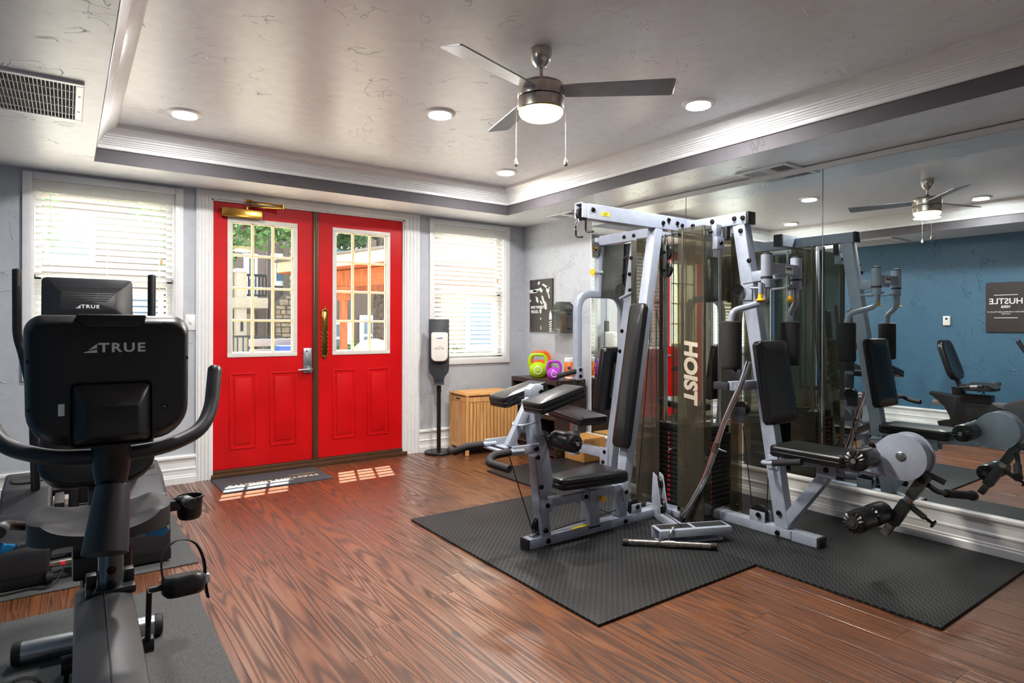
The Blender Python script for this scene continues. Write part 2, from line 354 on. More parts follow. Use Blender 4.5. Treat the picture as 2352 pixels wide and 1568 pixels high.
for a, b, z0, z1 in ((XL - .15, W1[0], 0, HC + .2), (W1[0], W1[1], 0, WZ0), (W1[0], W1[1], WZ1, HC + .2), (W1[1], DX0, 0, HC + .2), (DX0, DX1, DZ, HC + .2), (DX1, W2[0], 0, HC + .2), (W2[0], W2[1], 0, WZ0), (W2[0], W2[1], WZ1, HC + .2), (W2[1], XR + .15, 0, HC + .2)):
    box(bm, (a, YB, z0), (b, YB + T, z1))
struct('wall_back', bm, 'wall_paint')
struct('wall_right', box(NB(), (XR, YF - .15, 0), (XR + .15, YB, HC + .2)), 'wall_paint')
struct('wall_left', box(NB(), (XL - .15, YF - .15, 0), (XL, YB, HC + .2)), 'blue_paint')
struct('wall_front', box(NB(), (XL, YF - .15, 0), (XR, YF, HC + .2)), 'wall_paint')
struct('ceiling', box(NB(), (XL, YF, HC), (XR, YB, HC + .1)), 'ceiling_paint')
bm = NB()
for a, b, c, d in ((XL, TX0, YF, YB), (TX1, XR, YF, YB), (TX0, TX1, TY1, YB), (TX0, TX1, YF, TY0)): box(bm, (a, c, HS), (b, d, HC))
struct('ceiling_soffit', bm, 'ceiling_paint')
def ring_side(i, prof):
    """one mitred side of a moulding that runs round the tray; prof: (inset, z)"""
    bm = NB(); cs = lambda d: [(TX0 + d, TY0 + d), (TX1 - d, TY0 + d), (TX1 - d, TY1 - d), (TX0 + d, TY1 - d)]
    a = [bm.verts.new((*cs(d)[i], z)) for d, z in prof]; b = [bm.verts.new((*cs(d)[(i + 1) % 4], z)) for d, z in prof]
    for k in range(len(prof) - 1): bm.faces.new((a[k], b[k], b[k + 1], a[k + 1]))
    return bm
crown = [(.0, 2.252), (.014, 2.252), (.018, 2.258), (.018, 2.276), (.024, 2.28), (.026, 2.288), (.031, 2.291), (.033, 2.299), (.038, 2.302), (.040, 2.311), (.047, 2.315), (.049, 2.326), (.056, 2.33), (.058, 2.338), (.066, 2.345), (.080, 2.354), (.098, 2.364), (.108, 2.37), (.108, 2.377), (.116, 2.38), (.116, HC + .001)]
for i in range(4):
    struct('trim_%d' % (i + 1), ring_side(i, crown), 'trim_white', ang=25)
    struct('trim_%d' % (i + 5), ring_side(i, [(-.002, HS + .0005), (.003, HS + .0005), (.003, 2.256)]), 'fascia_paint')
base_prof = [(0, 0), (.030, 0), (.030, .045), (.026, .052), (.026, .060), (.022, .066), (.022, .098), (.026, .102), (.026, .110), (.016, .116), (.016, .168), (.022, .174), (.030, .184), (.030, .196), (.022, .204), (0, .206)]
def base_run(name, p0, p1, n):
    bm = NB(); n = V(n); a = [bm.verts.new(V(p0) + n * d + V((0, 0, z))) for d, z in base_prof]; b = [bm.verts.new(V(p1) + n * d + V((0, 0, z))) for d, z in base_prof]
    for k in range(len(a) - 1): bm.faces.new((a[k], b[k], b[k + 1], a[k + 1]))
    bm.faces.new(list(reversed(a))); bm.faces.new(b); return struct(name, bm, 'trim_white', ang=25)
base_run('baseboard_right', (XR, YF, 0), (XR, YB, 0), (-1, 0, 0)); base_run('baseboard_left', (XL, YF, 0), (XL, YB, 0), (1, 0, 0))
base_run('baseboard_back', (XL, YB, 0), (.769, YB, 0), (0, -1, 0)); base_run('baseboard_back', (2.60, YB, 0), (XR, YB, 0), (0, -1, 0)); base_run('baseboard_front', (XL, YF, 0), (XR, YF, 0), (0, 1, 0))
# mirror panels on the right wall, with a top channel and a bottom ledge
for i, (a, b) in enumerate(((3.022, 4.052), (1.981, 3.018), (.94, 1.977), (-.1, .936), (YF + .02, -.104))):
    o = tag(obj('mirror_panel', box(NB(), (XR - .008, a, .206), (XR - .001, b, 2.127), .0015, 1), 'mirror_silver'),
        ('wall mirror panel at the end beside the bare grey wall and cabinet', 'wall mirror panel behind the weight tower, next to the panel end', 'wall mirror panel reflecting the ceiling fan and the blue wall', 'wall mirror panel following the one that reflects the fan', 'last wall mirror panel of the mirrored wall')[i], 'mirror', 'mirror panels on the wall')
struct('trim_9', box(NB(), (XR - .02, YF, 2.127), (XR, 4.06, 2.160), .003, 1), 'trim_white')
struct('trim_10', box(NB(), (XR - .012, 4.052, .206), (XR, 4.062, 2.13), .002, 1), 'trim_white')
# ------------------------------------------------------------------ door opening
def fluted(name, x0, x1, z0, z1):
    bm = NB(); box(bm, (x0, YB - .022, z0), (x1, YB + .001, z1), .003, 1); n = 4; w = (x1 - x0)
    for i in range(n):
        c = x0 + w * (i + .7) / (n + .4); cyl(bm, (c, YB - .02, z0), (c, YB - .02, z1), w * .07, seg=8)
    return struct(name, bm, 'trim_white', ang=30)
fluted('trim_11', .769, .874, 0, 2.125); fluted('trim_12', 2.452, 2.604, 0, 2.125)
bm = NB(); box(bm, (.769, YB - .024, 2.122), (2.604, YB, HS - .001), .003, 1); box(bm, (.85, YB - .03, 2.10), (2.47, YB, 2.125), .004, 1); struct('trim_13', bm, 'trim_white')
bm = NB()
for a, b in ((.866, DX0 + .002), (DX1 - .002, 2.459)): box(bm, (a, YB - .012, .03), (b, YB + T, 2.10))
box(bm, (.866, YB - .012, 2.089), (2.459, YB + T, 2.104)); struct('trim_14', bm, 'trim_white')
bm = NB(); box(bm, (.878, YB - .05, 0), (2.47, YB + T + .01, .032), .006, 2); box(bm, (.884, YB - .012, .03), (2.441, YB + T, .056), .006, 2); struct('trim_15', bm, 'bronze_strip')
bm = NB(); box(bm, (1.637, YB - .012, .056), (1.680, YB + .04, 2.089), .004, 2); box(bm, (1.652, YB - .017, .056), (1.668, YB - .01, 2.089), .003, 1); struct('trim_16', bm, 'bronze_strip')
def door(n, x0, x1, lx0, lx1, panels):
    r = bpy.data.objects.new('door_%d' % n, None); C.objects.link(r); r.location = ((x0 + x1) / 2, YB, .058); PW[r.name] = M.Translation(r.location); r['kind'] = 'structure'
    y0, y1 = YB + .004, YB + .046; z0, z1 = .060, 2.087; lz0, lz1 = .93, 1.955; bm = NB()
    ix0, ix1 = lx0 + .022, lx1 - .022
    box(bm, (x0, y0, z0), (ix0, y1, z1)); box(bm, (ix1, y0, z0), (x1, y1, z1)); box(bm, (ix0, y0, z0), (ix1, y1, lz0)); box(bm, (ix0, y0, lz1), (ix1, y1, z1))
    obj('leaf', bm, 'door_red', r)
    for a, b in panels:
        bm = NB(); c, d = .209, .779
        for q in ((a, c, b, c), (a, d, b, d)): beam(bm, (q[0], y0 - .001, q[1]), (q[2], y0 - .001, q[3]), .010, .012, (0, 0, 1), .003, 2)
        for q in (a, b): beam(bm, (q, y0 - .001, c), (q, y0 - .001, d), .012, .010, (0, 1, 0), .003, 2)
        e = .032; prism(bm, [(a + e, c + e), (b - e, c + e), (b - e, d - e), (a + e, d - e)], frameM((1, 0, 0), (0, 0, 1), (0, -1, 0), (0, y0 + .002, 0)), .008, .007, 2)
        obj('raised_panel', bm, 'door_red', r)
    bm = NB()
    for s, yy in ((-1, y0), (1, y1)):
        for a, b, c, d in ((lx0, lx1, lz0 - .022, lz0 + .012), (lx0, lx1, lz1 - .012, lz1 + .022), (lx0, ix0 + .012, lz0 + .012, lz1 - .012), (ix1 - .012, lx1, lz0 + .012, lz1 - .012)):
            box(bm, (a, yy - .007, c), (b, yy + .007, d), .003, 2)
    obj('lite_frame', bm, 'lite_frame', r)
    ym = (y0 + y1) / 2; gx0, gx1, gz0, gz1 = ix0 + .010, ix1 - .010, lz0 + .010, lz1 - .010
    for i in range(1, 3):
        q = gx0 + (gx1 - gx0) * i / 3; obj('muntin', box(NB(), (q - .010, ym - .012, gz0), (q + .010, ym + .012, gz1), .003, 1), 'muntin_cream', r)
    for i in range(1, 4):
        q = gz0 + (gz1 - gz0) * i / 4; obj('muntin', box(NB(), (gx0, ym - .011, q - .009), (gx1, ym + .011, q + .009), .003, 1), 'muntin_cream', r)
    bm = NB()
    for a, b, c, d in ((gx0 - .002, gx0 + .008, gz0, gz1), (gx1 - .008, gx1 + .002, gz0, gz1), (gx0, gx1, gz0 - .002, gz0 + .008), (gx0, gx1, gz1 - .008, gz1 + .002)): box(bm, (a, ym - .012, c), (b, ym + .012, d), .002, 1)
    obj('glazing_bead', bm, 'muntin_cream', r)
    w, h = (gx1 - gx0) / 3, (gz1 - gz0) / 4; src = None
    for i in range(3):
        for j in range(4):
            mx = M.Translation((gx0 + w * (i + .5), ym, gz0 + h * (j + .5)))
            if src is None: src = obj('pane', box(NB(), (-w / 2 + .008, -.0005, -h / 2 + .008), (w / 2 - .008, .0005, h / 2 - .008)), 'pane_glass', r); src.matrix_world = mx; src.matrix_parent_inverse = PW[r.name].inverted(); src.matrix_basis = mx
            else: inst('pane', src, mx, r).matrix_basis = mx
    return r
d1 = door(1, .888, 1.636, .987, 1.511, ((1.009, 1.193), (1.304, 1.502))); d2 = door(2, 1.681, 2.438, 1.801, 2.321, ((1.810, 2.003), (2.116, 2.310)))
d1['label'] = 'red panelled door leaf with lever lock and door closer'; d2['label'] = 'red panelled door leaf with ornate brass push plate'
# lever lock, push plate, closer
bm = NB(); prism(bm, rrect(.068, .205, .008), FY((1.592, YB + .004, .868)), .012, .003); lk = obj('lock_plate', bm, 'steel_satin', d1)
bm = NB(); cyl(bm, (1.602, YB - .008, .797), (1.602, YB - .045, .797), .026, .022, 20, .004); tube(bm, [(1.602, YB - .04, .797), (1.56, YB - .046, .797), (1.505, YB - .04, .795)], [.012, .008], 12); obj('lever', bm, 'steel_satin', lk)
cyl2 = NB(); cyl(cyl2, (1.583, YB - .006, .945), (1.583, YB - .014, .945), .009); obj('key_cylinder', cyl2, 'chrome', lk)
bm = NB(); prism(bm, rrect(.050, .36, .012), FY((1.734, YB + .004, 1.091)), .006, .002); pp = obj('push_plate', bm, 'brass', d2)
bm = NB()
for s in (-1, 1):
    for k in range(11): q = 1.091 + (k - 5) * .034; bmesh.ops.create_uvsphere(bm, u_segments=8, v_segments=6, radius=.007, matrix=M.Translation((1.734 + s * .026, YB - .002, q)))
    for q, rz in ((0, .014), (-.014, .010), (.014, .010), (-.022, .007), (.022, .007)): bmesh.ops.create_uvsphere(bm, u_segments=8, v_segments=6, radius=rz, matrix=M.Translation((1.734 + q, YB - .001, 1.091 + s * (.198 - abs(q) * .6))))
    bmesh.ops.create_uvsphere(bm, u_segments=8, v_segments=6, radius=.008, matrix=M.Translation((1.734, YB - .001, 1.091 + s * .214)))
obj('scrollwork', bm, 'brass', pp)
dc = thing('door_closer', 'brass door closer with jointed arm on red door', 'door closer', (1.085, YB - .002, 1.97))
obj('body', box(NB(), (.938, YB - .052, 1.975), (1.230, YB + .004, 2.042), .008, 3), 'brass', dc)
bm = NB(); cyl(bm, (1.12, YB - .03, 2.04), (1.12, YB - .03, 2.062), .012); tube(bm, [(1.12, YB - .03, 2.06), (1.16, YB - .04, 2.07), (1.365, YB - .12, 2.07)], .008, 10, .03); obj('main_arm', bm, 'brass', dc)
bm = NB(); cyl(bm, (1.365, YB - .12, 2.058), (1.365, YB - .12, 2.092), .012); tube(bm, [(1.365, YB - .12, 2.085), (1.17, YB - .055, 2.10), (1.13, YB - .02, 2.108)], .008, 10, .02); obj('link_arm', bm, 'brass', dc)
bm = NB(); box(bm, (1.105, YB - .034, 2.093), (1.155, YB - .02, 2.122), .004); bmesh.ops.create_uvsphere(bm, u_segments=12, v_segments=8, radius=.011, matrix=M.Translation((1.13, YB - .032, 2.107))); obj('frame_bracket', bm, 'brass', dc)
# ------------------------------------------------------------------ windows and blinds
def window(n, x0, x1, bl_label):
    r = bpy.data.objects.new('window_%d' % n, None); C.objects.link(r); r.location = ((x0 + x1) / 2, YB, WZ0); PW[r.name] = M.Translation(r.location); r['kind'] = 'structure'
    for a, b, c, d in ((x0 - .048, x0 + .004, .79, 2.146), (x1 - .004, x1 + .048, .79, 2.146), (x0 + .004, x1 - .004, 2.098, 2.146), (x0 + .004, x1 - .004, .79, .842)): obj('casing', box(NB(), (a, YB - .02, c), (b, YB + .002, d), .005, 2), 'trim_white', r)
    bm = NB()
    for a, b, c, d in ((x0, x0 + .012, WZ0, WZ1), (x1 - .012, x1, WZ0, WZ1), (x0, x1, WZ0, WZ0 + .012), (x0, x1, WZ1 - .012, WZ1)): box(bm, (a, YB - .004, c), (b, YB + T, d))
    obj('jamb_liner', bm, 'trim_white', r)
    zm = (WZ0 + WZ1) / 2
    for c, d, yy in ((WZ0 + .012, zm + .02, YB + .08), (zm - .02, WZ1 - .012, YB + .095)):
        bm = NB()
        for p in ((x0 + .012, x0 + .05, c, d), (x1 - .05, x1 - .012, c, d), (x0 + .012, x1 - .012, c, c + .038), (x0 + .012, x1 - .012, d - .038, d)): box(bm, (p[0], yy - .014, p[2]), (p[1], yy + .014, p[3]), .002, 1)
        s = obj('sash', bm, 'trim_white', r); obj('pane', box(NB(), (x0 + .05, yy - .001, c + .038), (x1 - .05, yy + .001, d - .038)), 'pane_glass', s)
    b = thing('window_blind', bl_label, 'blind', ((x0 + x1) / 2, YB + .03, WZ0 + .01), 'white slatted window blinds')
    bm = NB(); prism(bm, [(0, 0), (.014, 0), (.016, .012), (.012, .018), (.012, .054), (.016, .06), (.016, .076), (0, .076)], frameM((0, -1, 0), (0, 0, 1), (-1, 0, 0), (x1 - .004, YB + .006, 2.021)), x1 - x0 - .008); obj('valance', bm, 'blind_white', b)
    obj('head_rail', box(NB(), (x0 + .016, YB + .012, 2.03), (x1 - .016, YB + .06, 2.075), .003, 1), 'blind_white', b)
    L = x1 - x0 - .036; bm = NB(); nseg = 6; wd = .050; a0 = None
    prof = []
    for i in range(nseg + 1):
        t = i / nseg - .5; prof.append((t * wd, .0035 * (1 - 4 * t * t)))
    A = [[bm.verts.new((sx * L / 2, p, q + dz)) for p, q in prof] for sx, dz in ((-1, .0014), (1, .0014), (1, -.0014), (-1, -.0014))]
    for i in range(nseg):
        bm.faces.new((A[0][i], A[1][i], A[1][i + 1], A[0][i + 1])); bm.faces.new((A[3][i + 1], A[2][i + 1], A[2][i], A[3][i])); bm.faces.new((A[0][i], A[0][i + 1], A[3][i + 1], A[3][i])); bm.faces.new((A[1][i + 1], A[1][i], A[2][i], A[2][i + 1]))
    bm.faces.new((A[0][0], A[3][0], A[2][0], A[1][0])); bm.faces.new((A[0][-1], A[1][-1], A[2][-1], A[3][-1]))
    ym = YB + .04; src = None; z = 2.004; k = 0; zb = .875
    while z > zb + .02:
        mx = M.Translation(((x0 + x1) / 2, ym, z)) @ M.Rotation(math.radians(-33 + random.uniform(-1.5, 1.5)), 4, 'X')
        if src is None: src = obj('slat', bm, 'blind_white', b); src.matrix_basis = mx
        else: inst('slat', src, mx, b).matrix_basis = mx
        z -= .0435
    obj('bottom_rail', box(NB(), (x0 + .018, ym - .024, zb - .012), (x1 - .018, ym + .024, zb + .008), .005, 2), 'blind_white', b)
    for q in (.12, .5, .88):
        for yy in (ym - .025, ym + .025): obj('ladder_cord', cyl(NB(), (x0 + (x1 - x0) * q, yy, zb), (x0 + (x1 - x0) * q, yy, 2.03), .0012, seg=6), 'cord_white', b)
    bm = NB(); cyl(bm, (x1 - .09, ym - .034, 1.62), (x1 - .09, ym - .034, 2.02), .0014, seg=6); pc = obj('pull_cord', bm, 'cord_white', b); obj('tassel', cyl(NB(), (x1 - .09, ym - .034, 1.585), (x1 - .09, ym - .034, 1.622), .009, .006, 12, .002), 'bamboo', pc)
    return b
window(1, *W1, 'white slatted blind in the window behind the exercise machines'); window(2, *W2, 'white slatted blind in the window above the bamboo hamper')
# ------------------------------------------------------------------ wall and ceiling fittings
sw = thing('light_switch', 'white toggle light switch plate beside red door', 'switch', (.737, YB - .006, 1.12))
obj('plate', prism(NB(), rrect(.07, .115, .006), FY((.735, YB + .0, 1.175)), .006, .002), 'trim_white', sw); obj('toggle', box(NB(), (.730, YB - .018, 1.168), (.740, YB - .004, 1.186), .002), 'trim_white', sw)
th = thing('thermostat', 'small cream thermostat on the blue wall', 'thermostat', (XL + .01, 2.825, 1.175))
obj('case', prism(NB(), rrect(.068, .105, .006), FL((XL, 2.825, 1.228)), .024, .004), 'dispenser_white', th); obj('display', prism(NB(), rrect(.024, .022, .002), FL((XL + .0235, 2.825, 1.25)), .0015), 'plastic_dark', th)
hp = thing('wall_sign', 'dark brown wall sign with white HUSTLE lettering', 'sign', (XL + .01, 2.277, 1.10))
obj('board', box(NB(), (XL, 2.10, 1.10), (XL + .02, 2.455, 1.635), .003, 1), 'poster_brown', hp)
xs = XL + .0204
text('HUSTLE', FL((xs, 2.277, 1.43)), .085, 'print_white', hp, off=.0012); text('VERB', FL((xs, 2.277, 1.372)), .036, 'print_white', hp, off=.0008); text('THE ONLY CONTROLLABLE PILLAR OF', FL((xs, 2.277, 1.318)), .019, 'print_white', hp); text('SUCCESS', FL((xs, 2.277, 1.297)), .019, 'print_white', hp)
for q in (1.50, 1.255): obj('rule_line', box(NB(), (XL + .0195, 2.175, q - .003), (XL + .0208, 2.38, q + .003)), 'print_white', hp)
po = thing('wall_poster', 'narrow dark poster with pale figure and MAKE YOURSELF PROUD wording', 'poster', (XR - .01, 4.767, 1.097))
obj('canvas', box(NB(), (XR - .018, 4.588, 1.097), (XR, 4.945, 1.614), .002, 1), 'poster_brown', po)
rp = random.Random(5)
for (u, v, w, h, ang) in ((.42, .93, .05, .035, .5), (.28, .80, .17, .035, .1), (.50, .80, .10, .05, -.7), (.72, .86, .22, .03, -.35), (.80, .78, .06, .09, .1), (.34, .62, .05, .09, .4), (.60, .62, .05, .10, .3), (.70, .50, .05, .12, .2), (.52, .56, .03, .06, .9), (.14, .78, .05, .16, 1.5), (.50, .40, .05, .06, .2), (.50, .25, .03, .03, .9), (.51, .08, .02, .05, 0), (.04, .60, .03, .03, .4), (.86, .68, .03, .08, .3)):
    pts = [(w / 2 * math.cos(2 * math.pi * i / 9) * rp.uniform(.6, 1.2), h / 2 * math.sin(2 * math.pi * i / 9) * rp.uniform(.6, 1.2)) for i in range(9)]
    obj('printed_highlight', prism(NB(), pts, FX((XR - .0178, 4.945 - u * .357, 1.097 + v * .517)) @ M.Rotation(ang, 4, 'Z') @ M.Diagonal((.8, .9, 1, 1)), .0006), 'poster_pale', po)
text('MAKE YOURSELF', FX((XR - .0186, 4.82, 1.34)), .037, 'print_white', po, off=.0006, sx=.75); text('PROUD.', FX((XR - .0186, 4.86, 1.295)), .042, 'print_white', po, off=.0008, sx=.8)
# extinguisher cabinet
fc = thing('extinguisher_cabinet', 'smoky plastic extinguisher cabinet on the wall beside the poster', 'cabinet', (XR - .05, 4.37, 1.087))
obj('back_shell', box(NB(), (XR - .035, 4.25, 1.085), (XR, 4.50, 1.30), .006, 2), 'vent_white', fc)
bm = NB(); prism(bm, [(-.12, 0), (.12, 0), (.115, .02), (.05, .055), (.035, .085), (-.035, .085), (-.06, .06), (-.115, .02)], FX((XR, 4.375, 1.295)), .12, .008, 2); obj('hood', bm, 'smoke_tint', fc)
bm = NB(); prism(bm, rrect(.235, .205, .015), FX((XR - .02, 4.375, 1.19)), .105, .012, 3); obj('cover', bm, 'smoke_tint', fc)
bm = NB(); lathe(bm, [(0, 0), (.045, 0), (.048, .01), (.048, .13), (.02, .155), (.02, .17), (0, .17)], M.Translation((XR - .06, 4.375, 1.10))); obj('canister', bm, 'wipes_orange', fc)
for q in (1.13, 1.265): obj('latch', box(NB(), (XR - .11, 4.248, q - .008), (XR - .075, 4.262, q + .008), .002), 'plastic_black', fc)
bm = NB(); prism(bm, [(-.018, 0), (.018, 0), (.018, .05), (0, .085), (-.018, .05)], FX((XR - .1262, 4.482, 1.215)), .001); obj('arrow_label', bm, 'print_white', fc)
for k in range(5): obj('stripe', prism(NB(), [(-.018, 0), (.018, .012), (.018, .022), (-.018, .010)], FX((XR - .1262, 4.482, 1.10 + k * .021)), .001), 'print_white', fc)
# vents
def grille(name, label, x0, x1, y0, y1, kind):
    v = thing(name, label, 'air vent', ((x0 + x1) / 2, (y0 + y1) / 2, HS - .012)); e = .032; z = HS
    for a, b, c, d in ((x0, x1, y0, y0 + e), (x0, x1, y1 - e, y1), (x0, x0 + e, y0 + e, y1 - e), (x1 - e, x1, y0 + e, y1 - e)): obj('border', box(NB(), (a, c, z - .012), (b, d, z + .001), .003, 1), 'vent_white', v)
    obj('duct_opening', box(NB(), (x0 + e, y0 + e, z - .002), (x1 - e, y1 - e, z + .0005)), 'vent_dark', v)
    if kind == 'fins':
        src = None; q = x0 + e + .008
        while q < x1 - e:
            mx = M.Translation((q, (y0 + y1) / 2, z - .0065))
            if src is None: src = obj('slat', box(NB(), (-.0012, -(y1 - y0) / 2 + e, -.0045), (.0012, (y1 - y0) / 2 - e, .0045)), 'vent_white', v); src.matrix_basis = mx
            else: inst('slat', src, mx, v).matrix_basis = mx
            q += .0136
        for k in range(1, 5): q = y0 + (y1 - y0) * k / 5; obj('cross_bar', box(NB(), (x0 + e, q - .002, z - .0125), (x1 - e, q + .002, z - .009)), 'vent_white', v)
        for q in (.3, .7): obj('screw', cyl(NB(), (x1 - e / 2, y0 + (y1 - y0) * q, z - .012), (x1 - e / 2, y0 + (y1 - y0) * q, z - .0145), .005, seg=10), 'steel_satin', v)
    else:
        L = y1 - y0 - 2 * e
        for k in range(7):
            q = y0 + e + L * (k + .5) / 7 * .38; 
            for s, qq in ((1, q), (-1, y1 - e - (q - y0 - e))): obj('slat', box(NB(), (x0 + e, -.009, -.001), (x1 - e, .009, .001), 0, 1, M.Translation((0, qq, z - .007)) @ M.Rotation(s * .7, 4, 'X')), 'vent_white', v)
        for k in range(5):
            q = x0 + e + (x1 - x0 - 2 * e) * (k + .5) / 5; obj('slat', box(NB(), (-.010, y0 + e + L * .4, -.001), (.010, y1 - e - L * .4, .001), 0, 1, M.Translation((q, 0, z - .007)) @ M.Rotation(.6, 4, 'Y')), 'vent_white', v)
grille('return_grille', 'wide metal return grille of thin fins on the soffit', -.47, .057, 3.15, 3.735, 'fins')
grille('ceiling_diffuser', 'white ceiling diffuser on the soffit above the mirror panels', 3.585, 3.775, 2.10, 2.46, 'curved'); grille('ceiling_diffuser', 'white ceiling diffuser on the soffit near the poster wall', 3.565, 3.765, 4.07, 4.42, 'curved')
# recessed lights
lsrc = None
def downlight(x, y, lab):
    global lsrc
    t = thing('recessed_light', lab, 'ceiling light', (x, y, HC - .008), 'recessed ceiling lights'); mx = M.Translation((x, y, HC))
    if lsrc is None:
        a = obj('trim_ring', lathe(NB(), [(.062, -.004), (.066, -.011), (.075, -.012), (.088, -.006), (.092, .0), (.062, .0)], None, 40), 'lamp_trim', t); a.matrix_basis = mx
        b = obj('lens', lathe(NB(), [(0, -.0085), (.05, -.008), (.063, -.006), (.063, -.002)], None, 40), 'lamp_lens', t); b.matrix_basis = mx; lsrc = (a, b)
    else:
        inst('trim_ring', lsrc[0], mx, t).matrix_basis = mx; inst('lens', lsrc[1], mx, t).matrix_basis = mx
    ld = bpy.data.lights.new('downlight', 'AREA'); ld.shape = 'DISK'; ld.size = .13; ld.energy = LAMP_W; ld.color = (1, .985, .97); lo = bpy.data.objects.new('downlight_glow_offscreen' if (x, y) == (.50, 2.175) else 'downlight_glow', ld); C.objects.link(lo); lo.location = (x, y, HC - .02); lo.visible_camera = True
    adopt(lo, t)
for x, y, lab in ((.555, 4.05, 'recessed ceiling light in the tray corner above the shaded window'), (2.85, 4.05, 'recessed ceiling light in the tray corner by the poster wall'), (1.76, 3.17, 'recessed ceiling light between the ceiling fan and the red doors'), (2.845, 2.185, 'recessed ceiling light between the fan and the mirrors'), (.50, 2.175, 'recessed ceiling light between the fan and blue wall')): downlight(x, y, lab)
# ------------------------------------------------------------------ ceiling fan
FXc, FYc = 1.722, 2.175
fn = thing('ceiling_fan', 'brushed nickel three-blade ceiling fan with lit lamp and pull chains', 'ceiling fan', (FXc, FYc, 2.06)); fm = M.Translation((FXc, FYc, 0))
obj('canopy', lathe(NB(), [(0, 2.392), (.048, 2.392), (.049, 2.37), (.046, 2.345), (.036, 2.325), (.024, 2.312), (.022, 2.306), (0, 2.306)], fm), 'nickel', fn)
obj('downrod', cyl(NB(), (FXc, FYc, 2.255), (FXc, FYc, 2.32), .0085), 'nickel', fn); obj('coupling', cyl(NB(), (FXc, FYc, 2.245), (FXc, FYc, 2.262), .014), 'plastic_black', fn)
obj('motor_cap', lathe(NB(), [(0, 2.252), (.03, 2.25), (.08, 2.240), (.097, 2.232), (.100, 2.226), (0, 2.226)], fm, 48), 'nickel', fn); obj('gap_ring', lathe(NB(), [(.095, 2.228), (.095, 2.158), (0, 2.158)], fm, 40), 'plastic_black', fn)
obj('motor_housing', lathe(NB(), [(.095, 2.222), (.104, 2.222), (.105, 2.219), (.105, 2.173), (.104, 2.170), (.094, 2.170)], fm, 48), 'nickel', fn); obj('light_kit_band', lathe(NB(), [(.094, 2.165), (.104, 2.165), (.105, 2.162), (.105, 2.116), (.102, 2.112), (.09, 2.112)], fm, 48), 'nickel', fn)
obj('lamp_lens', lathe(NB(), [(.100, 2.116), (.099, 2.104), (.092, 2.091), (.076, 2.081), (.05, 2.074), (.0, 2.071)], fm, 40), 'fan_lens', fn)
bsrc = None
for ang in (-42., 196., 75.):
    R = fm @ M.Rotation(math.radians(ang), 4, 'Z') @ M.Translation((0, 0, 2.200)) @ M.Rotation(math.radians(-12), 4, 'X')
    if bsrc is None:
        bm = NB(); prism(bm, [(.085, -.045), (.14, -.050), (.575, -.062), (.585, -.055), (.585, .052), (.575, .060), (.14, .045), (.085, .040)], M.Translation((0, 0, -.003)), .006, .0015, 1); bsrc = obj('blade', bm, 'blade_silver', fn); bsrc.matrix_basis = R
    else: inst('blade', bsrc, R, fn).matrix_basis = R
for dx, dy in ((-.083, .066), (.086, -.062)):
    bm = NB(); z = 2.138
    while z > 1.90: bmesh.ops.create_icosphere(bm, subdivisions=1, radius=.0014, matrix=M.Translation((FXc + dx * 1.05, FYc + dy * 1.05, z))); z -= .0030
    ch = obj('pull_chain', bm, 'nickel', fn); obj('chain_weight', lathe(NB(), [(0, 1.866), (.009, 1.872), (.0105, 1.882), (.006, 1.895), (.002, 1.905), (0, 1.905)], M.Translation((FXc + dx * 1.05, FYc + dy * 1.05, 0)), 12), 'nickel', ch)
ld = bpy.data.lights.new('fan_lamp', 'AREA'); ld.shape = 'DISK'; ld.size = .19; ld.energy = FAN_W; ld.color = (1, .92, .80); lo = bpy.data.objects.new('fan_lamp', ld); C.objects.link(lo); lo.location = (FXc, FYc, 2.066); adopt(lo, fn)
# ------------------------------------------------------------------ multi-station gym
FE = 'frame_enamel'; CY, CX = 2.527, 3.163
gym = thing('multi_gym', 'pale grey three-station cable weight machine with tinted weight towers', 'gym machine', (3.1, 2.5, .012))
def gp(name, bm, m=FE, parent=None, ang=35, label=None):
    o = obj(name, bm, m, parent or gym, ang)
    if label: o['label'] = label
    return o
_bolt = None
def bolt(p, n, r=.013):
    global _bolt
    mx = axisM(p, V(p) + V(n)) @ M.Diagonal((r / .013, r / .013, 1, 1))
    if _bolt is None:
        _bolt = gp('bolt', lathe(NB(), [(.0145, 0), (.0145, .0015), (.0125, .004), (.0115, .008), (.007, .0095), (.006, .006), (0, .006)], None, 14), 'bolt_dark'); _bolt.matrix_basis = mx
    else: inst('bolt', _bolt, mx, gym).matrix_basis = mx
nX, nY = (-1, 0, 0), (0, -1, 0)
def roller(bm, p0, p1, r):
    """foam roller, ruffled at both ends"""
    L = (V(p1) - V(p0)).length; m = axisM(p0, p1)
    lathe(bm, [(0, .004), (r * .34, .004), (r * .36, -.004), (r * .42, -.005), (r * .55, -.003), (r * .75, -.001), (r * .92, .003), (r, .012), (r * 1.02, L * .3), (r * 1.02, L * .7), (r, L - .012), (r * .92, L - .003), (r * .75, L + .001), (r * .55, L + .003), (r * .42, L + .004), (r * .36, L + .003), (r * .34, L - .004), (0, L - .004)], m, 56, (14, .0022, r * .45, r * .95)); return bm
def pulley(p0, axis, r=.045, parent=None):
    a = V(axis).normalized() * .011; lathe_m = axisM(V(p0) - a, V(p0) + a)
    return gp('pulley', lathe(NB(), [(0, 0), (r * .3, 0), (r * .32, .003), (r * .7, .003), (r, 0), (r, .003), (r * .86, .011), (r, .019), (r, .022), (r * .7, .019), (r * .32, .019), (r * .3, .022), (0, .022)], lathe_m, 28), 'iron_black', parent)
def cable(pts, r=.0027): return gp('cable', tube(NB(), pts, r, 8), 'cable_black')
